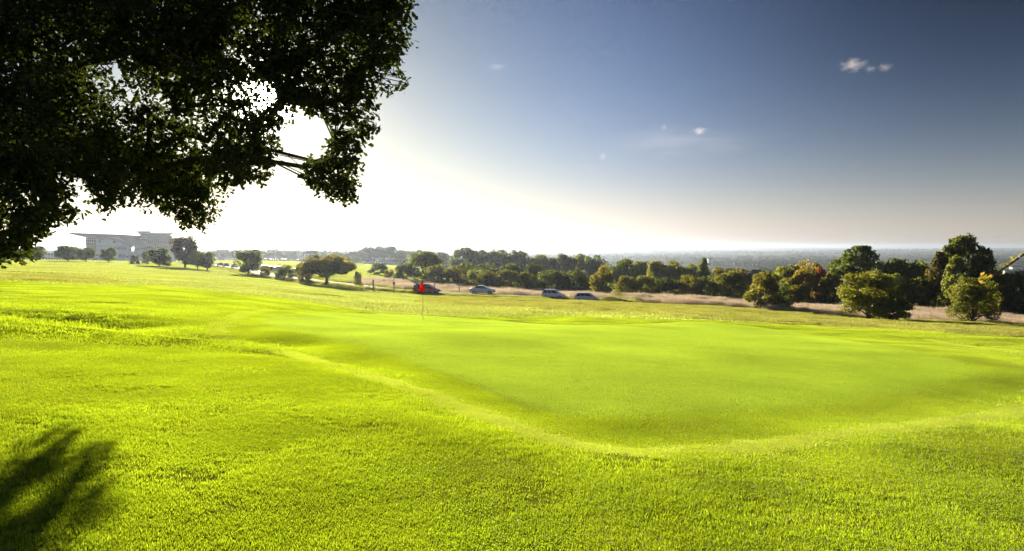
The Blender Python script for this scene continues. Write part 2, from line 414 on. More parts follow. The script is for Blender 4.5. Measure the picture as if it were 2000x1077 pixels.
# ground sheet material: colours by sward, never by light
def ground_material():
    m, t = newmat('ground_sward'); L = t.links
    o = N(t, 'ShaderNodeOutputMaterial'); p = N(t, 'ShaderNodeBsdfPrincipled')
    at_ = N(t, 'ShaderNodeAttribute'); at_.attribute_name = 'gcol'
    g = N(t, 'ShaderNodeNewGeometry')
    n1 = N(t, 'ShaderNodeTexNoise'); n1.inputs['Scale'].default_value = 1.3; n1.inputs['Detail'].default_value = 8; L.new(g.outputs['Position'], n1.inputs['Vector'])
    n2 = N(t, 'ShaderNodeTexNoise'); n2.inputs['Scale'].default_value = 0.02; n2.inputs['Detail'].default_value = 6; L.new(g.outputs['Position'], n2.inputs['Vector'])
    f = MATH(t, 'ADD', MATH(t, 'MULTIPLY', n1.outputs[0], 0.7), MATH(t, 'ADD', MATH(t, 'MULTIPLY', n2.outputs[0], 0.5), 0.4))
    s = N(t, 'ShaderNodeVectorMath', operation='SCALE'); L.new(at_.outputs['Color'], s.inputs[0]); L.new(f, s.inputs['Scale'])
    L.new(s.outputs[0], p.inputs['Base Color']); p.inputs['Roughness'].default_value = 1.0; p.inputs['Specular IOR Level'].default_value = 0.0
    b = N(t, 'ShaderNodeBump'); b.inputs['Strength'].default_value = 0.5; b.inputs['Distance'].default_value = 0.05; L.new(n1.outputs[0], b.inputs['Height']); L.new(b.outputs[0], p.inputs['Normal'])
    L.new(p.outputs[0], o.inputs[0]); return m
M['ground'] = ground_material()

def build_ground():
    R = np.concatenate([[0.0], np.geomspace(0.6, 26000, 520)])
    az = np.concatenate([np.linspace(-180, -50, 40)[:-1], np.linspace(-50, 50, 440), np.linspace(50, 180, 40)[1:-1]])
    az = np.radians(az); nr, na = len(R), len(az)
    rr, aa = np.meshgrid(R[1:], az, indexing='ij')
    x = rr*np.sin(aa); y = rr*np.cos(aa); z = ground_z(x.ravel(), y.ravel()).reshape(x.shape)
    V = np.concatenate([[[0, 0, gz(0, 0)]], np.stack([x.ravel(), y.ravel(), z.ravel()], 1)])
    idx = (np.arange((nr-1)*na)+1).reshape(nr-1, na); nx = np.roll(idx, -1, 1)
    quads = np.stack([idx[:-1], nx[:-1], nx[1:], idx[1:]], -1).reshape(-1, 4)[:, ::-1]
    tri = np.stack([np.zeros(na, int), nx[0], idx[0]], 1)[:, ::-1]
    X, Y = V[:, 0], V[:, 1]; r = np.hypot(X, Y)
    def lerp(c, c2, w): return c*(1-w)[:, None] + np.array(c2)[None]*w[:, None]
    c = np.tile(np.array([.17,.21,.016]), (len(V), 1))
    c = lerp(c, (.22,.29,.03), sstep(.1, -.1, poly_sd(GREEN, X, Y)))
    c = lerp(c, (.15,.15,.03), rough_mask(X, Y))
    c = lerp(c, (.20,.15,.08), dry_mask(X, Y))
    # fields and woods beyond
    fw = fbm(X/420.+4, Y/700.+1, 3)
    far_c = lerp(np.tile(np.array([.040,.055,.022]), (len(V), 1)), (.13,.14,.045), sstep(.18, .30, fw))
    w = sstep(200, 320, r)*sstep(-.02, .06, X/np.maximum(Y, 1))
    w = np.maximum(w, sstep(700, 900, r))
    c = c*(1-w)[:, None]+far_c*w[:, None]
    cc = np.concatenate([c, np.ones((len(c), 1))], 1)
    me = mesh_np('ground', V, [quads, tri], M['ground'], True, cattr={'gcol': cc})
    o = link(bpy.data.objects.new('ground', me)); tag(o, kind='structure'); return o
build_ground()

# road
def strip(name, line, half, lift, mat, nw=4):
    line = np.asarray(line); t = np.gradient(line, axis=0); t /= np.linalg.norm(t, axis=1)[:, None]; n = np.stack([-t[:, 1], t[:, 0]], 1)
    offs = np.linspace(-half, half, nw)
    P = line[:, None, :]+n[:, None, :]*offs[None, :, None]
    zc = ground_z(P[..., 0].ravel(), P[..., 1].ravel()).reshape(P.shape[:2])
    z = np.maximum(zc, zc.mean(1)[:, None])+lift
    V = np.concatenate([P, z[..., None]], -1).reshape(-1, 3)
    i = np.arange(len(line)*nw).reshape(-1, nw)
    q = np.stack([i[:-1, :-1], i[1:, :-1], i[1:, 1:], i[:-1, 1:]], -1).reshape(-1, 4)[:, ::-1]
    return link(bpy.data.objects.new(name, mesh_np(name, V, [q], mat, True)))
M['asphalt'] = simple('asphalt', (.075,.072,.068), .85, spec=.2, noise=.3, nscale=2.0)
M['kerb'] = simple('kerb_stone', (.38,.36,.32), .8, noise=.2)
M['paint'] = simple('road_paint', (.75,.74,.70), .6, noise=.1)
road = strip('road', ROAD, 2.2, .10, M['asphalt'], 6); tag(road, kind='structure')
def offset_line(line, d):
    line = np.asarray(line); t = np.gradient(line, axis=0); t /= np.linalg.norm(t, axis=1)[:, None]
    return line+np.stack([-t[:, 1], t[:, 0]], 1)*d
def kerb(name, d):
    L = offset_line(ROAD, d); mb = MB()
    for a, b in zip(L[:-1], L[1:]):
        za, zb = gz(*a), gz(*b); t = (b-a)/np.linalg.norm(b-a); n = np.array([-t[1], t[0]])*.09
        vs = [(a[0]+s*n[0], a[1]+s*n[1], za+h) for h in (-.05, .24) for s in (-1, 1)]+[(b[0]+s*n[0], b[1]+s*n[1], zb+h) for h in (-.05, .24) for s in (-1, 1)]
        mb.add(vs, [(2,3,7,6),(0,2,6,4),(1,5,7,3)])
    return mb.build(name, M['kerb'], None)
for s in (-2.35, 2.35): tag(kerb('kerb', s), kind='structure')


def leaf_cards(C, NRM, size, r, aspect=.6):
    n = len(C)
    t = r.normal(0, 1, (n, 3)); t -= NRM*(t*NRM).sum(1)[:, None]; t /= np.linalg.norm(t, axis=1)[:, None]+1e-9
    b = np.cross(NRM, t); s = size*r.uniform(.6, 1.4, n); s = s[:, None]
    bend = NRM*s*.12
    V = np.stack([C-t*s*.5, C-b*s*.5*aspect+bend, C+t*s*.5, C+b*s*.5*aspect+bend], 1).reshape(-1, 3)
    return V, np.arange(4*n).reshape(n, 4)

# ------------------------------------------------------------------ grass (instanced tufts)
SRC = bpy.data.collections.new('tuft_sources')
def tuft(name, n, radius, h, w, mat, spread=0.5, clump=0, seed=0, hvar=.4, flop=0.6, head=False):
    """a round patch of blades, thinning out towards its rim"""
    r = np.random.default_rng(seed)
    if clump:
        cc = r.normal(0, radius*.5, (clump, 2)); ch = r.uniform(.6, 1.25, clump)
        k = r.integers(0, clump, n); P = cc[k]+r.normal(0, radius*.10, (n, 2)); hh = ch[k]
    else:
        P = r.normal(0, radius*.5, (n, 2)); hh = np.ones(n)
    H = h*hh*r.uniform(1-hvar, 1+hvar, n); a = r.uniform(0, 2*np.pi, n)
    W = w*r.uniform(.7, 1.3, n)
    lean = r.uniform(.05, spread, n)*H; la = r.uniform(0, 2*np.pi, n)
    dx, dy = np.cos(a)*W/2, np.sin(a)*W/2; lx, ly = np.cos(la)*lean, np.sin(la)*lean
    z0 = -.012*np.ones(n)
    b0 = np.stack([P[:, 0]-dx, P[:, 1]-dy, z0], 1); b1 = np.stack([P[:, 0]+dx, P[:, 1]+dy, z0], 1)
    mw = .8 if not head else .5
    m0 = np.stack([P[:, 0]-dx*mw+lx*.35, P[:, 1]-dy*mw+ly*.35, H*.6], 1); m1 = np.stack([P[:, 0]+dx*mw+lx*.35, P[:, 1]+dy*mw+ly*.35, H*.6], 1)
    tp = np.stack([P[:, 0]+lx, P[:, 1]+ly, H*(1-.25*flop*(lean/H))], 1)
    if head:
        q0 = tp+np.stack([-dx*2.2, -dy*2.2, -H*.12], 1); q1 = tp+np.stack([dx*2.2, dy*2.2, -H*.12], 1)
        tp2 = tp+np.stack([lx*.15, ly*.15, H*.10], 1)
        V = np.stack([b0, b1, m0, m1, tp, q0, q1, tp2], 1).reshape(-1, 3); i = np.arange(n)[:, None]*8
        polys = [np.concatenate([i+np.array([[0, 1, 3, 2]]), i+np.array([[4, 6, 7, 5]])]), i+np.array([[2, 3, 4]])]; k = 8
    else:
        V = np.stack([b0, b1, m0, m1, tp], 1).reshape(-1, 3); i = np.arange(n)[:, None]*5
        polys = [i+np.array([[0, 1, 3, 2]]), i+np.array([[2, 3, 4]])]; k = 5
    o = bpy.data.objects.new(name, mesh_np(name, V, polys, mat, False, fattr={'tint': np.repeat(r.random(n), k)}))
    return o

def scatter(name, label, cat, xy, srcs, smin, smax, hmul=None):
    col = bpy.data.collections.new(name+'_tufts')
    for o in srcs: col.objects.link(o)
    x, y = xy[:, 0], xy[:, 1]; z = ground_z(x, y); nn = normals(x, y)
    n = len(x); rots = np.zeros((n, 3), np.float32); up = Vector((0, 0, 1)); r = np.random.default_rng(n)
    ta = r.uniform(0, 2*np.pi, n)
    for i in range(n):
        q = up.rotation_difference(Vector(nn[i])) @ Euler((0, 0, ta[i])).to_quaternion()
        rots[i] = q.to_euler()
    s = r.uniform(smin, smax, n); scl = np.stack([s, s, s*(hmul if hmul is not None else 1)], 1).astype(np.float32)
    me = bpy.data.meshes.new(name); me.vertices.add(n); me.vertices.foreach_set('co', np.stack([x, y, z], 1).astype(np.float32).ravel())
    a = me.attributes.new('rot', 'FLOAT_VECTOR', 'POINT'); a.data.foreach_set('vector', rots.ravel())
    a = me.attributes.new('scl', 'FLOAT_VECTOR', 'POINT'); a.data.foreach_set('vector', scl.ravel())
    a = me.attributes.new('pick', 'INT', 'POINT'); a.data.foreach_set('value', r.integers(0, len(srcs), n).astype(np.int32))
    me.update()
    o = link(bpy.data.objects.new(name, me)); tag(o, label, cat, kind='stuff')
    ng = bpy.data.node_groups.new(name+'_scatter', 'GeometryNodeTree')
    ng.interface.new_socket('Geometry', in_out='INPUT', socket_type='NodeSocketGeometry'); ng.interface.new_socket('Geometry', in_out='OUTPUT', socket_type='NodeSocketGeometry')
    gi = ng.nodes.new('NodeGroupInput'); go = ng.nodes.new('NodeGroupOutput'); ip = ng.nodes.new('GeometryNodeInstanceOnPoints')
    ci = ng.nodes.new('GeometryNodeCollectionInfo'); ci.inputs['Collection'].default_value = col; ci.inputs['Separate Children'].default_value = True; ci.inputs['Reset Children'].default_value = True
    def attr(nm, typ):
        q = ng.nodes.new('GeometryNodeInputNamedAttribute'); q.data_type = typ; q.inputs['Name'].default_value = nm
        return [s for s in q.outputs if s.enabled][0]
    ng.links.new(gi.outputs[0], ip.inputs['Points']); ng.links.new(ci.outputs[0], ip.inputs['Instance']); ip.inputs['Pick Instance'].default_value = True
    ng.links.new(attr('pick', 'INT'), ip.inputs['Instance Index'])
    e2r = ng.nodes.new('FunctionNodeEulerToRotation'); ng.links.new(attr('rot', 'FLOAT_VECTOR'), e2r.inputs[0]); ng.links.new(e2r.outputs[0], ip.inputs['Rotation'])
    ng.links.new(attr('scl', 'FLOAT_VECTOR'), ip.inputs['Scale']); ng.links.new(ip.outputs[0], go.inputs[0])
    md = o.modifiers.new('tufts', 'NODES'); md.node_group = ng
    return o

def wedge(y0, y1, dens, umax=.95, extra=1.5):
    """even random points in the ground wedge in front of the camera"""
    n = int(dens*((umax*(y1*y1-y0*y0))+2*extra*(y1-y0)))
    y = y0+(y1-y0)*rng.random(n*2); w = umax*y+extra; keep = rng.random(n*2)*(umax*y1+extra) < w
    y = y[keep][:n]; x = (rng.random(len(y))*2-1)*(umax*y+extra)
    return np.stack([x, y], 1)

def even(lo, hi, step):
    """jittered even cover of a rectangle"""
    gx, gy = np.meshgrid(np.arange(lo[0], hi[0], step), np.arange(lo[1], hi[1], step)); g = np.stack([gx.ravel(), gy.ravel()], 1)
    g[:, 0] += (np.round(g[:, 1]/step) % 2)*step*.5
    return g+rng.uniform(-.28, .28, g.shape)*step

def road_dist(x, y):
    d, _ = line_dist(ROAD[::2], x, y); return d

def build_grass():
    # closely mown fairway around the camera
    A = [tuft('fairway_tuft', 2200, .36, .018, .0031, M['fairway'], .9, 0, i) for i in range(3)] + \
        [tuft('fairway_tuft', 2200, .36, .022, .0033, M['fairway'], .9, 60, 10+i) for i in range(3)]
    p = wedge(1.6, 13, 14); sg = poly_sd(GREEN, p[:, 0], p[:, 1]); p = p[sg > .1]
    sc_ = poly_sd(COLLAR, p[:, 0], p[:, 1])
    hm = np.where(sc_ < .35, .28, 1.0)*np.clip(.95+.9*fbm(p[:, 0]/1.4, p[:, 1]/1.4, 2)+.7*fbm(p[:, 0]/.45, p[:, 1]/.45, 1), .4, 1.7)
    k = sc_ > .2
    scatter('fairway_grass_near', 'short mown bright green grass across the foreground lawn', 'grass', p[k], A, .85, 1.2, hm[k])
    Sd = [tuft('surround_tuft', 1900, .3, .008, .0040, M['fairway'], 1.1, 0, 25+i) for i in range(3)]
    lo = COLLAR.min(0); hi = COLLAR.max(0); w_ = even(lo, hi, .24); w_ = w_[w_[:, 1] < 34]
    w_ = w_[(poly_sd(COLLAR, w_[:, 0], w_[:, 1]) < -.2) & (poly_sd(GREEN, w_[:, 0], w_[:, 1]) > -.1)]
    scatter('surround_grass', 'finely mown slope between the pale strip and the putting green', 'grass', w_, Sd, .8, 1.2)
    Q = [tuft('collar_tuft', 1300, .18, .013, .0040, M['collar'], 1.0, 0, 20+i) for i in range(3)]
    L = np.concatenate([COLLAR, COLLAR[:1]]); q = []
    for a, b in zip(L[:-1], L[1:]):
        m_ = max(1, int(np.linalg.norm(b-a)*26)); t = rng.random((m_, 1)); n_ = np.array([-(b-a)[1], (b-a)[0]])/(np.linalg.norm(b-a)+1e-9)
        q.append(a+(b-a)*t+n_*rng.normal(0, .09, (m_, 1)))
    q = np.concatenate(q); q = q[q[:, 1] < 30]
    scatter('collar_grass', 'pale close cut strip edging the putting green surround', 'grass', q, Q, .8, 1.2)
    # fairway in the middle distance
    B = [tuft('fairway_tuft', 1900, 1.0, .026, .010, M['fairway'], .9, 0 if i < 2 else 90, 30+i) for i in range(4)]
    p = wedge(11.5, 48, 1.9, .9, 2); x, y = p.T
    sg = poly_sd(GREEN, x, y); rm = rough_mask(x, y); k = (sg > .5) & (rm < .5) & ((poly_sd(COLLAR, x, y) > .3) | (y > 30)); p = p[k]
    sc_ = poly_sd(COLLAR, p[:, 0], p[:, 1]); hm = np.where(sc_ < .5, .35, 1.0)*(.85+.7*fbm(p[:, 0]/4, p[:, 1]/4, 2))
    scatter('fairway_grass_middle', 'mown yellow-green grass of the fairway around the putting green', 'grass', p, B, .8, 1.2, hm)
    # putting green
    G = [tuft('green_tuft', 1700, .32, .0045, .0042, M['green'], 1.7, 0, 50+i) for i in range(3)]
    lo = GREEN.min(0)-1; hi = GREEN.max(0)+1; p = even(lo, hi, .235)
    p = p[poly_sd(GREEN, p[:, 0], p[:, 1]) < -.15]
    scatter('putting_green_grass', 'smooth pale green closely cut turf of the putting green', 'grass', p, G, .9, 1.1)
    # far fairway
    C = [tuft('far_fairway_tuft', 1500, 3.2, .05, .045, M['fairway_far'], .9, 0, 60+i) for i in range(3)]
    p = wedge(46, 150, .16, .9, 4); x, y = p.T; k = (rough_mask(x, y) < .5) & (dry_mask(x, y) < .3) & (road_dist(x, y) > 5.0); p = p[k]
    scatter('fairway_grass_far', 'pale sunlit grass rising towards the ridge', 'grass', p, C, .8, 1.2)
    Dd = [tuft('ridge_tuft', 1500, 8, .08, .12, M['fairway_far'], .9, 0, 70+i) for i in range(3)]
    p = wedge(145, 620, .03, .9, 6); x, y = p.T; k = (dry_mask(x, y) < .3) & (x/y < -.02) & (road_dist(x, y) > 11.0); p = p[k]
    scatter('field_grass', 'sunlit grass of the fields beyond the road', 'grass', p, Dd, .8, 1.2)
    # rough: longer, olive, tussocky
    Rr = [tuft('rough_tuft', 900, 1.2, .11, .012, M['rough'], .8, 40, 80+i, hvar=.5) for i in range(4)]
    p = wedge(34, 135, .85, .95, 3); x, y = p.T; k = (rough_mask(x, y) > .5) & (dry_mask(x, y) < .6) & (road_dist(x, y) > 4.4); p = p[k]
    hm = np.clip(.7+1.1*fbm(p[:, 0]/3, p[:, 1]/3, 2), .3, 1.8)
    scatter('rough_grass', 'tussocky olive green rough between putting green and road', 'grass', p, Rr, .8, 1.3, hm)
    # tall dry grass
    T = [tuft('dry_tuft', 420, 1.3, .62, .012, M['dry'], .35, 25, 90+i, hvar=.35, head=True) for i in range(4)]
    p = wedge(70, 178, .62, .95, 3); x, y = p.T; k = (dry_mask(x, y) > .5) & (road_dist(x, y) > 4.6); p = p[k]
    hm = np.clip(.8+.8*fbm(p[:, 0]/7, p[:, 1]/7, 2), .35, 1.4)
    scatter('dry_grass', 'tall pinkish tan seeding grass along the foot of the bushes', 'grass', p, T, .8, 1.2, hm)
    # uncut edges between the mowings
    E = [tuft('edge_tuft', 420, .5, .06, .010, M['fairway'], .8, 20, 140+i) for i in range(3)]
    pts = []
    for line in ([(-60,543),(0,546),(200,552),(400,561),(550,570),(700,577),(850,583)], [(640,578),(750,588),(900,602),(1000,611),(1100,618),(1250,623)], [(0,583),(60,582),(150,577)], [(1330,600),(1500,606),(1700,618),(1850,640),(2000,668)], [(300,655),(420,661),(500,668)]):
        W = np.array([hit(*q_) for q_ in line])
        for a, b in zip(W[:-1], W[1:]):
            m_ = max(2, int(np.linalg.norm(b-a)*2.2)); pts.append(a+(b-a)*rng.random((m_, 1))+rng.normal(0, .22, (m_, 2)))
    pts = np.concatenate(pts); hm = np.clip(.7+1.2*fbm(pts[:, 0]/4, pts[:, 1]/4, 2), .25, 1.5)
    scatter('edge_grass', 'longer uncut grass along the edges of the mown fairway', 'grass', pts, E, .7, 1.2, hm)
    # leaf scraps and clover heads; the pale colour also stands in for sparkle
    fp = wedge(2.2, 14, 9); keep = fbm(fp[:, 0]/1.3, fp[:, 1]/1.3, 2) > .02; fp = fp[keep]; n = len(fp)
    C = np.stack([fp[:, 0], fp[:, 1], ground_z(fp[:, 0], fp[:, 1])+.020+.008*rng.random(n)], 1); nr = rng.normal(0, .45, (n, 3))+np.array([0, 0, 1.]); nr /= np.linalg.norm(nr, axis=1)[:, None]
    V, q = leaf_cards(C, nr, .017, rng, .7)
    o = link(bpy.data.objects.new('leaf_litter', mesh_np('leaf_litter', V, [q], M['litter'], False, fattr={'tint': np.repeat(rng.random(n), 4)}))); tag(o, 'pale leaf scraps, clover heads and painted sparkles in the foreground grass', 'leaves', kind='stuff')
    # grass bank along the near side of the road
    K = [tuft('bank_tuft', 500, .8, .22, .014, M['rough'], .7, 20, 120+i) for i in range(3)]
    q = np.concatenate([offset_line(ROAD, d)[20:96] for d in (-4.6, -5.2, -5.9, 4.8, 5.5)]); q = q+rng.normal(0, .35, q.shape)
    q = np.concatenate([q+rng.normal(0, .7, q.shape) for _ in range(3)]); q = q[road_dist(q[:, 0], q[:, 1]) > 4.3]
    hm = np.where((q[:, 0] > -48) & (q[:, 0] < -15) & (q[:, 1] < 150), 1.9, 1.0)
    scatter('verge_grass', 'ragged grass of the road verge beside the kerbs', 'grass', q, K, .8, 1.4, hm)
build_grass()

# ------------------------------------------------------------------ trees
def crown_mesh(name, kind, n, leaf, seed):
    """unit crown: about 1 wide, 1 high, standing on z=0"""
    r = np.random.default_rng(seed); lobes = []
    def put(x, y, z, a, b): lobes.append((x, y, z, a, b))
    if kind == 'tree':                          # round head on a short trunk
        for i in range(44):
            z = r.uniform(.20, .86); t = (z-.2)/.8; w = .40*math.sqrt(max(.05, 1-(2*t-.9)**2*.85)); a = r.uniform(0, 6.28); q = w*math.sqrt(r.uniform(.15, 1))
            put(q*math.cos(a), q*math.sin(a), z, r.uniform(.10, .17), r.uniform(.08, .13))
    elif kind == 'spread':                      # wide oak-like dome
        for i in range(34):
            a = r.uniform(0, 6.28); q = .40*math.sqrt(r.uniform(.03, 1)); z = .32+.52*math.sqrt(max(0, 1-(q/.46)**2))*r.uniform(.1, 1)
            put(q*math.cos(a), q*math.sin(a), z, r.uniform(.09, .14), r.uniform(.09, .14))
    elif kind == 'bush':                        # leafy to the ground
        for i in range(30):
            a = r.uniform(0, 6.28); z = r.uniform(.10, .84); w = .40*math.sqrt(max(.04, 1-((z-.32)/.62)**2)); q = w*math.sqrt(r.uniform(.2, 1))
            put(q*math.cos(a), q*math.sin(a), z, r.uniform(.09, .16), r.uniform(.08, .15))
        for i in range(7):
            a = r.uniform(0, 6.28); q = r.uniform(.05, .3); put(q*math.cos(a), q*math.sin(a), r.uniform(.8, .95), .05, .07)
    elif kind == 'cone':                        # tall, ragged, narrowing
        for i in range(210):
            z = r.uniform(.05, .97)**1.1; w = .42*(1-z)**.7+.02; a = r.uniform(0, 6.28); q = w*math.sqrt(r.uniform(.1, 1))
            put(q*math.cos(a), q*math.sin(a), z, r.uniform(.03, .075)*(1.25-z*.55), r.uniform(.035, .075))
    elif kind == 'spiky':                       # flat sprays reaching out and up
        for i in range(120):
            z = r.uniform(.05, .95); w = .46*math.sqrt(max(.03, 1-max(0, z-.2)/.80)); a = r.uniform(0, 6.28); q = w*math.sqrt(r.uniform(.1, 1))
            put(q*math.cos(a), q*math.sin(a), z+q*.05, r.uniform(.06, .11), r.uniform(.03, .065))
    L = np.array(lobes); vol = L[:, 3]**2*L[:, 4]**.5; k = r.choice(len(L), n, p=vol/vol.sum()); B = L[k]
    d = r.normal(0, 1, (n, 3)); d /= np.linalg.norm(d, axis=1)[:, None]
    rad = r.uniform(.55, 1.08, n)**.6
    sl = r.random(n) < .10; rad = np.where(sl, r.uniform(1.0, 1.35, n), rad)
    C = B[:, :3]+d*rad[:, None]*np.stack([B[:, 3], B[:, 3], B[:, 4]], 1)
    C[:, 2] = np.maximum(C[:, 2], .015 if kind in ('bush', 'cone', 'spiky') else .12)
    nr = d+r.normal(0, .7, (n, 3))+np.array([0, 0, .25]); nr /= np.linalg.norm(nr, axis=1)[:, None]
    V, q = leaf_cards(C, nr, leaf, r)
    lt = r.random(len(L))
    tint = np.clip(.55*r.random(n)+.45*lt[k], 0, 1)
    me = mesh_np(name, V, [q], M['leaf'], False, fattr={'tint': np.repeat(tint, 4)})
    # trunk and limbs
    mb = MB()
    if kind in ('tree', 'spread'):
        rt = .030 if kind == 'tree' else .026
        mb.tube([(0, 0, -.02), (.004, 0, .06), (.0, .006, .2), (.01, 0, .42)], [rt*1.5, rt*1.05, rt*.85, rt*.5], 8)
        tips = [L[i] for i in r.choice(len(L), 12, replace=False)]
        for t in tips:
            z0 = r.uniform(.12, .32); c = Vector(t[:3]); mid = Vector((c.x*.45, c.y*.45, z0+(c.z-z0)*.6))
            mb.tube([(0, 0, z0), mid, c], [rt*.5, rt*.3, rt*.1], 5)
    else:
        for i in range(9):
            t = L[r.integers(len(L))]; a = r.uniform(0, 6.28); b = Vector((.05*math.cos(a), .05*math.sin(a), -.02)); c = Vector(t[:3])
            mb.tube([b, b.lerp(c, .5)+Vector((0, 0, .06)), c], [.014, .009, .003], 5)
    return me, mb.mesh(name+'_wood', M['bark'])

KINDS = {}
for kind, nv, n, leaf in (('tree', 4, 6500, .058), ('spread', 3, 11000, .042), ('bush', 5, 7000, .052), ('cone', 3, 9500, .042), ('spiky', 2, 9500, .042)):
    KINDS[kind] = [crown_mesh('%s_crown' % kind, kind, n, leaf, 200+17*i+len(kind)) for i in range(nv)]
KINDS['bigbush'] = [crown_mesh('big_bush_crown', 'bush', 15000, .032, 400+i) for i in range(2)]

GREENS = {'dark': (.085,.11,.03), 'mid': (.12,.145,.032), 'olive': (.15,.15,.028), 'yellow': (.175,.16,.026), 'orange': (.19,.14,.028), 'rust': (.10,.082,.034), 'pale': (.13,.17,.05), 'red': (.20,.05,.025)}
_count = {}
def plant(kind, px, top, Y, wpx, colour, label, group=None, name=None, cat=None, var=None, sink=0.0, tree=None):
    """a tree or bush whose crown top shows at photo height `top`, standing on the ground at depth Y"""
    b = on(px, Y); b.z -= sink
    h = at(px, top, Y).z-b.z; w = wpx/F*Y
    i = _count.get(kind, 0); _count[kind] = i+1
    crown, wood = KINDS[kind][(var if var is not None else i) % len(KINDS[kind])]
    is_tree = kind in ('tree', 'spread', 'cone', 'spiky') if tree is None else tree
    root = empty(name or ('tree' if is_tree else 'bush'), b, random.uniform(0, 6.28))
    tag(root, label, cat or ('tree' if is_tree else 'bush'), group)
    c = bpy.data.objects.new('crown' if is_tree else 'foliage', crown); link(c, root); c.scale = (w*1.02, w*1.02, h)
    v = random.uniform(.85, 1.15); g = GREENS[colour]; c.color = (g[0]*v*random.uniform(.9, 1.1), g[1]*v, g[2]*v, 1)
    t = bpy.data.objects.new('trunk' if is_tree else 'stem', wood); link(t, root); t.scale = (w*1.02, w*1.02, h)
    return root
ORD = ['first','second','third','fourth','fifth','sixth','seventh','eighth','ninth','tenth','eleventh','twelfth','thirteenth','fourteenth','fifteenth','sixteenth','seventeenth','eighteenth','nineteenth','twentieth']

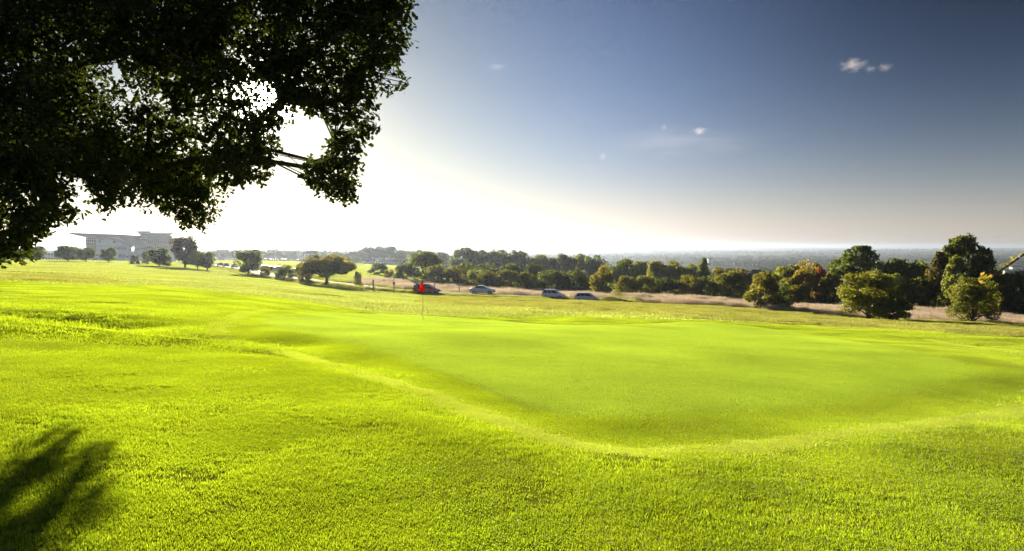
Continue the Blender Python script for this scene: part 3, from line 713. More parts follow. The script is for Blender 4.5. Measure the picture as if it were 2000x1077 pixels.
def build_trees():
    # trees on the ridge and the lawn, left to centre
    for a in [
        ('tree', 22, 484, 205, 40, 'mid', 'small dark tree under the low oak leaves at the far left'),
        ('tree', 70, 479, 205, 42, 'dark', 'dark tree with leaning trunk left of the white annexe'),
        ('tree', 133, 478, 225, 48, 'mid', 'bushy tree standing in front of the low white annexe'),
        ('tree', 168, 482, 225, 34, 'mid', 'round tree below the glazed end of the grandstand'),
        ('tree', 212, 482, 225, 32, 'mid', 'tree in front of the grandstand end wall'),
        ('bush', 262, 497, 225, 20, 'dark', 'low round dark bush below the grandstand windows'),
        ('bush', 285, 490, 232, 18, 'dark', 'upright dark bush right of the low round one by the grandstand'),
        ('tree', 311, 482, 200, 44, 'dark', 'domed tree casting a thin shadow near the ridge'),
        ('tree', 325, 499, 198, 22, 'dark', 'small low tree tucked under the domed ridge tree'),
        ('tree', 361, 459, 200, 58, 'rust', 'tallest reddish brown tree of the clump on the lawn'),
        ('tree', 386, 488, 190, 36, 'mid', 'middle tree of the clump beside the tallest one'),
        ('tree', 404, 490, 182, 36, 'mid', 'rightmost small tree of the clump near the car park road'),
        ('tree', 485, 486, 160, 52, 'mid', 'upright tree with visible trunk in front of the road'),
        ('bush', 518, 517, 148, 20, 'olive', 'thin sapling bush between the upright tree and the round bush'),
        ('bush', 555, 516, 138, 40, 'mid', 'round dark bush left of the wide spreading tree'),
        ('spread', 638, 490, 128, 122, 'olive', 'wide spreading yellow-green tree with short trunk on the lawn'),
        ('bush', 592, 512, 134, 34, 'olive', 'light bush peeping out at the left skirt of the spreading tree'),
        ('bush', 698, 529, 136, 18, 'mid', 'small bush just right of the spreading tree'),
        ('bush', 737, 513, 215, 40, 'dark', 'dark round bush alone in the bright field'),
        ('bush', 760, 524, 190, 22, 'olive', 'small olive bush beside the dark round field bush'),
    ]: plant(*a[:6], a[6])
    # roadside row
    row = [('bush', 795, 508, 176, 56, 'dark'), ('bush', 832, 489, 186, 78, 'mid'), ('bush', 852, 517, 166, 42, 'olive'), ('bush', 888, 520, 160, 52, 'olive'), ('bush', 935, 523, 158, 58, 'mid'),
           ('bush', 962, 530, 157, 34, 'olive'), ('bush', 992, 526, 156, 56, 'olive'), ('bush', 1028, 530, 155, 44, 'mid'), ('bush', 1072, 526, 153, 80, 'mid'), ('bush', 1122, 522, 153, 72, 'dark'),
           ('bush', 1178, 516, 138, 54, 'olive'), ('bush', 1222, 538, 148, 48, 'olive'), ('bush', 1258, 537, 147, 56, 'mid'), ('bush', 1298, 541, 146, 56, 'dark'), ('bush', 1345, 533, 145, 56, 'olive'),
           ('bush', 1385, 538, 143, 50, 'mid'), ('bush', 1432, 528, 140, 72, 'mid'), ('bush', 1545, 540, 132, 56, 'olive'), ('bush', 1628, 535, 127, 70, 'olive')]
    for i, a in enumerate(row):
        plant(*a, '%s bush in the roadside row, %s from its left end' % ({'olive': 'yellow-green', 'mid': 'leafy green', 'dark': 'dark green'}[a[5]], ORD[i]), 'bushes in the row behind the road')
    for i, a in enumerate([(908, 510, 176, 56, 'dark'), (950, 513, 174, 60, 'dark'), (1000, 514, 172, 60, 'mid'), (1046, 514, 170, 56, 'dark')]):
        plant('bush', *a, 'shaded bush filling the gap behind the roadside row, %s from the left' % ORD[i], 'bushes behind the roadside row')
    # autumn and solitary plants on the right
    plant('bush', 1488, 528, 98, 66, 'yellow', 'golden yellow bush standing out in the dry grass', name='autumn_bush')
    plant('bush', 1520, 545, 99, 56, 'mid', 'green bush grown into the right flank of the golden one')
    plant('bush', 1582, 508, 132, 70, 'orange', 'orange and gold tree in the hedge line', name='autumn_tree', cat='tree', tree=True)
    plant('bush', 1560, 556, 128, 62, 'yellow', 'low yellow-green bush at the foot of the orange tree')
    plant('bush', 1606, 520, 129, 26, 'red', 'small scarlet bush against the orange tree', name='autumn_bush')
    plant('bigbush', 1700, 527, 80, 130, 'olive', 'large leaning bush in front of the dry grass, shadow to its right')
    plant('bush', 1740, 575, 79, 76, 'mid', 'low dark skirt bush joined to the large leaning bush')
    plant('bigbush', 1905, 538, 77, 96, 'olive', 'yellowing thorn bush on the grass at far right', name='thorn_bush')
    # taller trees behind the hedge line
    back = [('spread', 905, 476, 330, 70, 'dark'), ('spread', 938, 480, 345, 60, 'dark'), ('spread', 975, 479, 340, 66, 'dark'), ('tree', 1012, 486, 335, 44, 'dark'), ('spread', 1050, 490, 330, 64, 'mid'), ('tree', 1090, 493, 320, 50, 'dark'),
            ('tree', 1128, 492, 320, 56, 'dark'), ('tree', 1160, 497, 310, 50, 'dark'), ('tree', 1215, 503, 250, 60, 'mid'), ('tree', 1252, 507, 240, 54, 'olive'), ('spread', 1296, 498, 225, 76, 'olive'), ('tree', 1345, 512, 220, 50, 'mid'),
            ('cone', 1374, 504, 210, 56, 'mid'), ('tree', 1418, 520, 200, 60, 'olive'), ('tree', 1450, 524, 190, 54, 'rust'), ('tree', 1545, 512, 175, 70, 'mid'), ('tree', 1505, 527, 180, 50, 'dark')]
    for i, a in enumerate(sorted(back, key=lambda q: q[1])):
        plant(*a, '%s tree behind the roadside row, %s along the skyline from the left' % ({'olive': 'yellow-green', 'mid': 'green', 'dark': 'dark green', 'rust': 'brownish'}[a[5]], ORD[i]), 'trees behind the roadside row', sink=.5)
    plant('spiky', 1678, 478, 128, 124, 'dark', 'tall dark tree with flat sweeping sprays behind the leaning bush')
    plant('spiky', 1640, 505, 132, 80, 'mid', 'green tree filling in left of the dark sweeping one')
    plant('tree', 1772, 502, 122, 92, 'pale', 'pale green rounded tree between the two tall dark ones')
    plant('bush', 1742, 530, 116, 60, 'mid', 'green bush under the pale rounded tree')
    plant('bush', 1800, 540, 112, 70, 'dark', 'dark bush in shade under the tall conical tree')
    plant('cone', 1880, 458, 112, 168, 'dark', 'tallest dark conical tree on the right skyline')
    plant('cone', 1922, 484, 110, 110, 'dark', 'shorter dark conical tree merging into the right of the tallest one')
    plant('cone', 1838, 492, 111, 96, 'rust', 'brownish shoulder tree merging into the left of the tallest conical one')
    plant('cone', 1868, 500, 106, 90, 'mid', 'green tree rising in front of the tall conical one')
    plant('bush', 1945, 525, 104, 80, 'mid', 'green bush right of the conical tree')
    plant('bush', 1990, 528, 102, 70, 'dark', 'dark hedge bush cut by the right picture edge')
    plant('bush', 2060, 520, 100, 80, 'mid', 'hedge bush continuing the row past the picture edge')
    # hazy trees round the cottages and beyond
    hz = [('tree', 640, 497, 640, 30, 'mid'), ('tree', 668, 492, 640, 38, 'mid'), ('spread', 700, 487, 640, 44, 'mid'), ('spread', 722, 478, 660, 44, 'rust'), ('spread', 752, 475, 660, 52, 'dark'), ('tree', 785, 486, 650, 34, 'mid'), ('tree', 812, 487, 600, 40, 'mid'), ('tree', 838, 490, 560, 36, 'mid'), ('tree', 862, 491, 520, 34, 'dark'), ('bush', 695, 499, 560, 24, 'dark')]
    for i, a in enumerate(sorted(hz, key=lambda q: q[1])):
        plant(*a, '%s hazy tree round the white cottages, %s from the left' % ({'mid': 'green', 'dark': 'dark', 'rust': 'brownish'}[a[5]], ORD[i]), 'trees around the cottages', tree=True, name='tree', cat='tree')
    hx = [(415, 487, 22), (436, 484, 26), (456, 486, 26), (472, 490, 20), (505, 486, 22), (524, 489, 26), (545, 487, 22), (560, 488, 20), (573, 487, 22), (610, 487, 30), (630, 488, 24), (652, 489, 24)]
    for i, (px, top, w) in enumerate(hx):
        plant('tree', px, top+2, 700+20*(i % 4), w, 'rust' if i < 3 else 'mid', 'faint hazy tree in the glare beyond the road, %s from the left' % ORD[i], 'hazy trees beyond the road')
    for i, (px, top, w) in enumerate([(92, 489, 30), (116, 490, 26), (60, 490, 30), (20, 489, 40)]):
        plant('tree', px, top, 620, w, 'mid', 'far bluish tree behind the annexe, %s from the right' % ['second', 'first', 'third', 'fourth'][i], 'far trees behind the annexe')
build_trees()

# far woodland: one mass
def woodland():
    r = np.random.default_rng(5); C = []; S = []
    tries = 60000
    Y = np.exp(r.uniform(math.log(330), math.log(9500), tries)); u = r.uniform(-.95, 1.0, tries); X = u*Y
    w = fbm(X/300.+8, Y/520.+2, 3)
    k = (w > -.05+.10*(Y > 3000)) & ((u > .06) | (Y > 900))
    X, Y = X[k][:10000], Y[k][:10000]
    Z = ground_z(X, Y); n = len(X)
    h = r.uniform(7, 14, n); wd = h*r.uniform(.7, 1.1, n)*(1+Y/4500)
    m = 20
    d = r.normal(0, 1, (n, m, 3)); d /= np.linalg.norm(d, axis=2)[..., None]
    P = np.stack([X, Y, Z+h*.5], 1)[:, None, :]+d*np.stack([wd*.5, wd*.5, h*.5], 1)[:, None, :]*r.uniform(.7, 1.05, (n, m, 1))
    sz = (wd*.42)[:, None].repeat(m, 1).ravel()
    nr = (d+r.normal(0, .4, d.shape)).reshape(-1, 3); nr /= np.linalg.norm(nr, axis=1)[:, None]
    V, q = leaf_cards(P.reshape(-1, 3), nr, 1.0, r, .8)
    Cc = P.reshape(-1, 3).repeat(4, 0); V = Cc+(V-Cc)*sz.repeat(4)[:, None]
    tint = r.random(n).repeat(m*4)
    o = link(bpy.data.objects.new('woodland', mesh_np('woodland', V, [q], M['far_leaf'], False, fattr={'tint': tint})))
    o.color = (.042, .058, .026, 1); tag(o, 'distant wooded valley fading into blue haze', 'woodland', kind='stuff')
woodland()

# ------------------------------------------------------------------ the oak overhead
OAK_PX = [(-420,-420),(300,-520),(760,-330),(800,-120),(786,10),(792,60),(775,105),(745,130),(783,160),(768,178),(728,160),(712,200),(724,235),(706,285),(690,300),
          (694,345),(668,388),(640,386),(618,362),(596,350),(592,328),(616,310),(646,302),(664,268),(640,232),(585,203),(548,214),(536,262),(530,316),(518,346),(500,328),(470,336),(452,362),
          (425,344),(405,345),(396,400),(402,432),(372,440),(345,418),(318,398),(286,386),(252,376),(226,388),(210,420),(198,396),(176,352),(140,330),(112,332),(122,372),(140,420),(112,426),(84,446),(62,478),(30,505),(-60,512),(-240,470),(-420,430)]
def in_poly(P, x, y):
    c = False; n = len(P)
    for i in range(n):
        (ax, ay), (bx, by) = P[i], P[(i+1) % n]
        if (ay > y) != (by > y) and x < (bx-ax)*(y-ay)/(by-ay)+ax: c = not c
    return c
def pdist(P, x, y):
    p = np.array(P, float); q = np.roll(p, -1, 0); e = q-p; t = np.clip((((np.array([x, y])-p)*e).sum(1))/(e*e).sum(1), 0, 1)
    return np.min(np.linalg.norm(p+t[:, None]*e-np.array([x, y]), axis=1))

def build_oak():
    r = np.random.default_rng(21); P = []
    trunk = Vector((-11.6, 13.2, 0)); trunk.z = gz(trunk.x, trunk.y)
    def depth(px, py):
        if py > 352 and 290 < px < 420: return r.uniform(14.9, 16.8)
        if py > 330 and 270 < px < 420: return r.uniform(13.5, 15)
        if px < 150 and py > 330: return r.uniform(9.5, 11.8)
        if px > 560: return r.uniform(9.5, 12.0)
        return r.uniform(9.2, 14.0)
    def try_add(px, py, R):
        Y = depth(px, py); p = at(px, py, Y)
        P.append((p, R*Y/F, px, py))
    # interior of the crown
    n = 0
    while n < 640:
        px, py = r.uniform(-400, 790), r.uniform(-420, 500)
        if not in_poly(OAK_PX, px, py): continue
        d = pdist(OAK_PX, px, py); R = r.uniform(34, 60)
        if px < -60 or py < -60:
            if r.random() > .30: continue
        if d < R*.75: continue
        if math.hypot(px-515, py-187) < 14+R*.62: continue
        if math.hypot((px-235)/90., (py-170)/70.) < 1 and r.random() < .62: continue
        if math.hypot((px-300)/110., (py-235)/60.) < 1 and r.random() < .40: continue
        try_add(px, py, R); n += 1
    # sprays along the rim
    n = 0
    while n < 640:
        px, py = r.uniform(-60, 795), r.uniform(-40, 505)
        if not in_poly(OAK_PX, px, py): continue
        d = pdist(OAK_PX, px, py)
        if d > 46: continue
        R = min(r.uniform(10, 22), d*1.0+7)
        if math.hypot(px-515, py-187) < 14+R*.8: continue
        try_add(px, py, R); n += 1
    n = 0
    while n < 150:                                   # small shoots poking out past the rim
        px, py = r.uniform(-40, 815), r.uniform(-30, 520)
        d = pdist(OAK_PX, px, py)
        if in_poly(OAK_PX, px, py) or d > 11 or math.hypot(px-515, py-187) < 60 or 525 < px < 645 and 195 < py < 400: continue
        try_add(px, py, r.uniform(5, 10)); n += 1
    for k in range(15):
        Y = r.uniform(15.0, 16.8); p = at(r.uniform(318, 412), r.uniform(362, 426), Y); P.append((p, r.uniform(20, 30)*Y/F, 360, 400))
    # leaves
    outl = np.array([(0,0),(.10,.20),(.22,.36),(.14,.50),(.27,.70),(0,1.0)]); L2 = outl[1:-1].copy(); L2[:, 0] *= -1
    leaf2 = np.concatenate([outl, L2[::-1]])           # 10 points
    m = len(leaf2)
    Vs = []; tint = []
    for p, R, px, py in P:
        inframe = px > -80 and py > -80
        k = int((165 if inframe else 70)*(R/.40)**2*r.uniform(.75, 1.2))
        k = max(k, 9)
        # a few shoots inside the spray, leaves set along them
        ns = max(3, int(k/14)); sd = r.normal(0, 1, (ns, 3))+np.array([.15, -.1, -.25]); sd /= np.linalg.norm(sd, axis=1)[:, None]
        so = np.array(p)+r.normal(0, R*.35, (ns, 3)); j = r.integers(0, ns, k); t = r.uniform(0, R*1.0, k)
        c = so[j]+sd[j]*t[:, None]+r.normal(0, .035, (k, 3))
        ax = sd[j]*.5+r.normal(0, .6, (k, 3))+np.array([0, 0, -.25]); ax /= np.linalg.norm(ax, axis=1)[:, None]
        nr = r.normal(0, .8, (k, 3))+np.array([0, 0, .8]); nr -= ax*(nr*ax).sum(1)[:, None]; nr /= np.linalg.norm(nr, axis=1)[:, None]
        bt = np.cross(ax, nr); s = r.uniform(.065, .115, k)
        cup = r.uniform(-.25, .25, k)
        V = c[:, None, :]+(ax[:, None, :]*leaf2[None, :, 1, None]+bt[:, None, :]*leaf2[None, :, 0, None]*1.25+nr[:, None, :]*(cup[:, None]*np.abs(leaf2[None, :, 0])*2)[..., None])*s[:, None, None]
        Vs.append(V.reshape(-1, 3)); tint.append(np.repeat(r.random(k), m))
    V = np.concatenate(Vs); tint = np.concatenate(tint); n = len(V)//m
    # split each leaf down the midrib into two faces
    i = np.arange(n)[:, None]*m
    right = i+np.array([[0,1,2,3,4,5]]); left = i+np.array([[0,5,6,7,8,9]])
    root = empty('oak_tree', trunk); tag(root, 'large oak overhanging the lawn, dark leaves against the low sun', 'tree')
    V = V-np.array(trunk)
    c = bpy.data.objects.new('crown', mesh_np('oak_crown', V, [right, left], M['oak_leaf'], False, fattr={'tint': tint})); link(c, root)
    # skeleton: every spray joins the nearest branch node nearer to the trunk
    nodes = [Vector((0, 0, -.15)), Vector((.05, 0, .5)), Vector((.15, -.05, 1.6)), Vector((.3, -.1, 2.8)), Vector((.6, -.2, 4.2)), Vector((1.2, -.3, 5.6)), Vector((1.6, -.2, 7.4))]
    par = [-1, 0, 1, 2, 3, 4, 5]; size = [0]*7
    ends = sorted([p-trunk for p, R, px, py in P], key=lambda q: (q-Vector((.5, 0, 4))).length)
    hub = Vector((.5, 0, 4.0))
    for q in ends:
        dq = (q-hub).length; best, bi = 1e9, 3
        for a in range(2, len(nodes)):
            v = nodes[a]; dn = (v-hub).length
            if dn < dq*.97 or a < 7:
                cost = (v-q).length+.22*dn*0+(.6 if a < 4 else 0)
                if cost < best and a >= 7 or cost < best:
                    mid_ = (v+q)*.5+trunk; ppx = 1000+F*mid_.x/mid_.y; ppy = HORIZON-F*(mid_.z-EYE)/mid_.y
                    if not in_poly(OAK_PX, ppx, ppy) and (v-q).length > .25: cost += 7*(v-q).length
                    if cost < best: best, bi = cost, a
        a0 = bi; L = (q-nodes[bi]).length; k = max(1, int(L/.55))
        st = nodes[bi]; prev = bi
        for t in range(1, k+1):
            f = t/k; w = st.lerp(q, f)+Vector((0, 0, .10*L*math.sin(math.pi*f)))+Vector(r.normal(0, .035*min(1, L), 3))*(t < k)
            nodes.append(w); par.append(prev); size.append(0); prev = len(nodes)-1
    for i in range(len(nodes)-1, 0, -1):
        size[i] += 1e-9
    cnt = [0.0]*len(nodes); kids = [0]*len(nodes)
    for i in range(1, len(nodes)): kids[par[i]] += 1
    for i in range(len(nodes)-1, 0, -1):
        if kids[i] == 0: cnt[i] += 1
        cnt[par[i]] += cnt[i]
    rad = [0.0065*max(1, c)**.50 for c in cnt]
    for i, v in enumerate([.52, .40, .34, .32, .27, .2, .14]): rad[i] = v
    tr = MB().tube(nodes[:7], rad[:7], 14)
    tr.build('trunk', M['bark'], root, True)
    mb = MB()
    done = set()
    order = sorted(range(7, len(nodes)), key=lambda i: -cnt[i])
    best_child = {}
    for i in range(7, len(nodes)):
        p_ = par[i]
        if p_ >= 7 and (p_ not in best_child or cnt[i] > cnt[best_child[p_]]): best_child[p_] = i
    heads = [i for i in range(7, len(nodes)) if par[i] < 7 or best_child.get(par[i]) != i]
    for h in heads:
        ch = [par[h], h]; c_ = h
        while c_ in best_child: c_ = best_child[c_]; ch.append(c_)
        rr = [min(rad[ch[0]], rad[h]*1.15)]+[rad[j] for j in ch[1:]]
        mb.tube([nodes[j] for j in ch], rr, 6 if rr[1] > .03 else 4, caps=False)
    mb.build('branches', M['bark'], root, True)
    print('oak leaves', n, 'sprays', len(P))
build_oak()

def build_side_tree():
    """slender thorn tree just outside the right edge; one twig reaches into view"""
    r = np.random.default_rng(4)
    base = Vector((6.9, 6.4, 0)); base.z = gz(6.9, 6.4)
    root = empty('thorn_tree', base); tag(root, 'slender thorn tree at the right edge, one autumn twig reaching in', 'tree')
    tw = [at(2330, 330, 6.3), at(2180, 400, 6.2), at(2075, 455, 6.1), at(2003, 495, 6.05), at(1960, 525, 6.0), at(1918, 552, 5.95)]
    tw = [p-base for p in tw]
    trunk = [Vector((0, 0, -.1)), Vector((.03, 0, .8)), Vector((-.03, .05, 1.7)), Vector((.02, .05, 2.6)), Vector((0, 0, 3.6))]
    MB().tube(trunk, [.07, .05, .042, .03, .012], 8).build('trunk', M['bark'], root, True)
    mb = MB(); ends = []
    mb.tube([trunk[2]]+tw, [.022, .018, .015, .012, .009, .007, .003], 6)
    mb.tube([tw[2], tw[2]+Vector((-.15, 0, .10)), tw[2]+Vector((-.30, .02, .16))], [.007, .005, .002], 5)
    for i in range(26):
        z = r.uniform(1.3, 3.5); a = r.uniform(-1.6, 1.6); L = r.uniform(.5, 1.1); st = Vector((0, 0, z)); en = st+Vector((math.cos(a)*L, math.sin(a)*L, .3*L))
        mb.tube([st, st.lerp(en, .5)+Vector((0, 0, .06)), en], [.016, .009, .003], 5); ends.append((st, en))
    mb.build('branches', M['bark'], root, True)
    C = []; 
    for i in range(len(tw)-3):
        a, b = tw[i+2], tw[i+3]
        for k in range(12): C.append(a.lerp(b, r.random())+Vector(r.normal(0, .022, 3))+Vector((0, 0, .02)))
    for k in range(22): C.append(tw[2]+Vector((-.15-.15*r.random(), 0, .10+.06*r.random()))+Vector(r.normal(0, .02, 3)))
    for st, en in ends:
        for k in range(45): C.append(st.lerp(en, r.uniform(.3, 1.05))+Vector(r.normal(0, .07, 3)))
    C = np.array(C); nr = r.normal(0, 1, C.shape); nr /= np.linalg.norm(nr, axis=1)[:, None]
    V, q = leaf_cards(C, nr, .046, r, .62)
    c = bpy.data.objects.new('crown', mesh_np('thorn_crown', V, [q], M['twig_leaf'], False, fattr={'tint': np.repeat(r.random(len(C)), 4)})); link(c, root)
build_side_tree()

# ------------------------------------------------------------------ buildings
M['white_wall'] = simple('white_render', (.80,.81,.82), .7, noise=.08, nscale=.3)
M['pale_panel'] = simple('pale_cladding', (.72,.75,.78), .5, noise=.06, nscale=.4)
M['roof_metal'] = simple('roof_sheet', (.30,.22,.19), .5, noise=.15, nscale=.2)
M['soffit'] = simple('soffit', (.45,.42,.40), .6, noise=.08)
M['steel'] = simple('white_steel', (.7,.7,.68), .4, noise=.05)
M['glass_green'] = simple('tinted_glass', (.06,.10,.095), .08, spec=.8)
M['glass'] = simple('window_glass', (.03,.035,.04), .06, spec=.8)
M['slate'] = simple('slate_roof', (.10,.085,.08), .7, noise=.25, nscale=1.5)
M['tile'] = simple('clay_tile', (.20,.11,.08), .8, noise=.25, nscale=1.5)
M['grey_metal'] = simple('grey_metal', (.35,.35,.36), .45, metal=.6)
M['dark'] = simple('dark_void', (.02,.02,.02), .9)
M['pinkish'] = simple('aerial_metal', (.45,.30,.27), .6)

def build_grandstand():
    S = 500/F; B = on(243, 500)
    zoff = (at(243, 511, 500).z-B.z)
    root = empty('grandstand', B, math.atan2(1000-243, F)*.92); tag(root, 'white racecourse grandstand with swooping brown roof beyond the ridge', 'grandstand')
    X = lambda px: (px-243)*S*.885
    Z = lambda py: zoff+(511-py)*S
    def poly(name, pts, y0, y1, mat, parent=root): return MB().prism([(X(a), Z(b)) for a, b in pts], y0, y1).build(name, mat, parent)
    def bx(name, a, b, c, d, y0, y1, mat, parent=root):
        return MB().box(X(a), X(b), y0, y1, Z(d), Z(c)).build(name, mat, parent)
    # lower block and end wall
    pod = bx('podium', 180, 262, 492, 518, 0, 55, M['white_wall'])
    for (a, b, c, d) in [(184,194,497,500),(196,206,497,500),(208,214,497,500),(216,222,497,500),(184,192,503,509),(208,213,503,509),(232,237,496,503),(239,244,496,503),(246,251,496,503)]:
        bx('window', a, b, c, d, -.25, .3, M['glass'], pod)
    wall = poly('end_wall', [(190,492),(190,466),(205,466.6),(220,468.8),(235,473.5),(248,480),(253,484),(253,492)], .4, 52, M['pale_panel'])
    bx('vent', 194.5, 198, 471, 474, .1, .6, M['dark'], wall); bx('vent', 222.5, 226, 471.5, 474.2, .1, .6, M['dark'], wall)
    bx('string_course', 190.5, 252, 480.6, 481.3, .15, .5, M['soffit'], wall)
    for i in range(6): bx('window', 224+i*4.1, 227.6+i*4.1, 482.5, 487.6, .1, .6, M['glass_green'], wall)
    # glazed corner
    gl = bx('glazed_corner', 171, 189.6, 464.8, 494, 1.0, 50, M['glass_green'])
    for i in range(6): bx('mullion', 171+i*3.6, 171.5+i*3.6, 465, 493.5, .7, 1.2, M['steel'], gl)
    for j in range(5): bx('transom', 171, 189.5, 468+j*6, 468.5+j*6, .75, 1.15, M['steel'], gl)
    bal = bx('balcony', 164.5, 171, 475.6, 476.8, 3, 46, M['steel'])
    for i in range(4): bx('baluster', 164.8+i*1.9, 165.1+i*1.9, 472.6, 475.6, 3.1, 3.4, M['steel'], bal)
    bx('handrail', 164.5, 171, 472.2, 472.6, 3.0, 3.5, M['steel'], bal)
    # roof
    poly('roof', [(142,457.4),(142.5,455.6),(165,456.6),(200,457.6),(240,458.6),(264,460.2),(290,475),(257,475),(233,465.2),(220,463.8),(200,463.4),(186,464.6),(171,464.4),(158,461.2)], -6, 56, M['roof_metal'])
    gut = poly('roof_edge', [(233,465.2),(257,475),(290,475),(290,476.2),(256.5,476.2),(232.6,466.2)], -6.6, -5.5, M['steel'])
    poly('arch_soffit', [(186,464.7),(200,463.6),(220,464),(233,466.4),(256,476.6),(262,480),(253,484),(235,473.4),(220,468.7),(205,466.5),(190,465.9)], -3, 50, M['soffit'])
    # right-hand block
    rb = bx('right_block', 262.2, 345, 477, 518, 2, 60, M['white_wall'])
    for i in range(11): bx('window', 264+i*3.3, 266.6+i*3.3, 481, 488, 1.7, 2.3, M['glass'], rb)
    for i in range(8): bx('window', 303+i*4.5, 306.4+i*4.5, 480, 488, 1.7, 2.3, M['glass_green'], rb)
    for i in range(8): bx('window', 264+i*4.6, 268+i*4.6, 498, 502, 1.7, 2.3, M['glass'], rb)
    bx('ledge', 262.4, 346, 490.2, 491.4, .8, 2.2, M['steel'], rb); bx('ledge', 262.4, 346, 477.2, 478, .8, 2.2, M['steel'], rb)
    # stacked upper terraces
    for (a, b, c, d, y0) in [(256,341,465.8,477,8), (262,338,461.4,465.8,10), (274,336,456.4,461.4,13), (273,292,452.6,456.4,12)]:
        t = bx('terrace', a, b, c, d, y0, 56, M['soffit'])
        n = int((b-a)/4)
        for i in range(n): bx('window', a+.8+i*4, a+3.6+i*4, c+.9, d-.8, y0-.3, y0+.2, M['glass_green'], t)
    for (a, b, c, d) in [(262,346,464.6,465.8), (266,343,460.2,461.4), (270,342,454.4,456.2), (267,296,451.4,452.6)]:
        bx('roof_slab', a, b, c, d, 3, 58, M['steel'])
    poly('canopy', [(305,474),(318,466.6),(336,474.6),(336,475.4),(305,475.4)], 2.5, 30, M['roof_metal'])
    # two aerial masts on the roof
    for px, dx in ((319, -1), (335, 1)):
        p = B+Matrix.Rotation(root.rotation_euler[2], 3, 'Z') @ Vector((X(px), 20, Z(452.5))); m_ = empty('aerial_mast', p)
        tag(m_, 'thin aerial mast on the grandstand roof, %s one' % ('left' if dx < 0 else 'right'), 'mast', 'masts on the grandstand roof')
        MB().tube([(0, 0, 0), (0, 0, 16*S), (0, 0, 30*S)], [.16, .12, .05], 6).build('pole', M['pinkish'], m_)
        for k in range(2):
            MB().box(-.1+dx*.2, dx*.2+.9, -.1, .1, (4+5*k)*S, (6.6+5*k)*S).build('antenna', M['pinkish'], m_)
build_grandstand()

def gable_house(px, Y, wpx, hpx, roofpx, depth, wall, roof, label, name='cottage', storeys=1, nwin=4, hip=False, chimneys=1, gable_front=False, doors=1):
    b = on(px, Y); S = Y/F; w = wpx*S; h = hpx*S; rh = roofpx*S; d = depth
    root = empty(name, b); tag(root, label, 'house')
    wl_ = MB().box(-w/2, w/2, 0, d, -1, h)
    if gable_front: wl_.prism([(-w/2, h), (w/2, h), (0, h+rh*.97)], .02, d-.02)
    wl_.build('wall', wall, root)
    rf = MB(); e = .35
    if hip: rf.add([(-w/2-e, -e, h), (w/2+e, -e, h), (w/2+e, d+e, h), (-w/2-e, d+e, h), (-w/2+d/2, d/2, h+rh), (w/2-d/2, d/2, h+rh)], [(0,1,5,4),(1,2,5),(2,3,4,5),(3,0,4),(0,3,2,1)])
    elif gable_front:
        for sg in (-1, 1): rf.add([(sg*(w/2+e), -e, h-.15), (sg*(w/2+e), d+e, h-.15), (0, d+e, h+rh), (0, -e, h+rh), (sg*(w/2+e), -e, h+.1), (sg*(w/2+e), d+e, h+.1), (0, d+e, h+rh+.25), (0, -e, h+rh+.25)], [(0,1,2,3),(4,5,6,7),(0,4,7,3),(1,5,6,2),(0,1,5,4)])
    else: rf.add([(-w/2-e, -e, h), (w/2+e, -e, h), (w/2+e, d+e, h), (-w/2-e, d+e, h), (-w/2-e, d/2, h+rh), (w/2+e, d/2, h+rh)], [(0,1,5,4),(2,3,4,5),(1,2,5),(3,0,4),(0,3,2,1)])
    r_ = rf.build('roof', roof, root)
    for k in range(chimneys):
        cx = -w*.3+k*w*.6; MB().box(cx-.4, cx+.4, d/2-.4, d/2+.4, h+rh*.5, h+rh+1.3).build('chimney', M['tile'], r_)
    sh = h/storeys
    for st in range(storeys):
        for i in range(nwin):
            x = -w/2+w*(i+.5)/nwin; ww = min(.65, w/nwin*.3)
            if st == 0 and doors and i == nwin//2:
                MB().box(x-.5, x+.5, -.08, .05, 0, 2.0).build('door', M['dark'], root); continue
            f = MB().box(x-ww, x+ww, -.08, .05, st*sh+sh*.35, st*sh+sh*.8).build('window', M['steel'], root)
            MB().box(x-ww*.8, x+ww*.8, -.12, .0, st*sh+sh*.39, st*sh+sh*.76).build('pane', M['glass'], f)
    return root
gable_house(606, 640, 34, 15, 6, 11, M['pale_panel'], M['slate'], 'pale two storey house with dark hipped roof behind the spreading tree', 'house', 2, 5, True, 2)
gable_house(112, 515, 58, 16, 2.5, 14, M['white_wall'], M['slate'], 'long low white annexe left of the grandstand', 'annexe', 2, 11, False, 0)
gable_house(719, 600, 18, 4.5, 4.5, 8, M['pale_panel'], M['slate'], 'small grey roofed cottage at the left of the cottage row', 'cottage', 1, 3)
gable_house(760, 585, 32, 5.5, 4.2, 9, M['white_wall'], M['tile'], 'long white cottage with red-brown roof in the cottage row', 'cottage', 1, 6, False, 2)
gable_house(785, 580, 10, 5.5, 5, 9, M['white_wall'], M['tile'], 'white cottage with its gable facing us at the right of the row', 'cottage', 1, 2, False, 0, True, 0)
for i, (px, Y, w, lab) in enumerate([(1388, 2300, 9, 'tall faint tower like house far out in the valley'), (1442, 2000, 15, 'pale far house in the valley, left of two together'), (1475, 2050, 18, 'pale far house in the valley, right of two together'), (1988, 1700, 20, 'white far building in the valley above the thorn bush twig'), (1555, 2100, 14, 'far pale house near the foot of the wooded valley')]):
    gable_house(px, Y, w, 4 if i else 9, 3, 12, M['white_wall'], M['tile'], lab, 'house', 2, 4, False, 0)

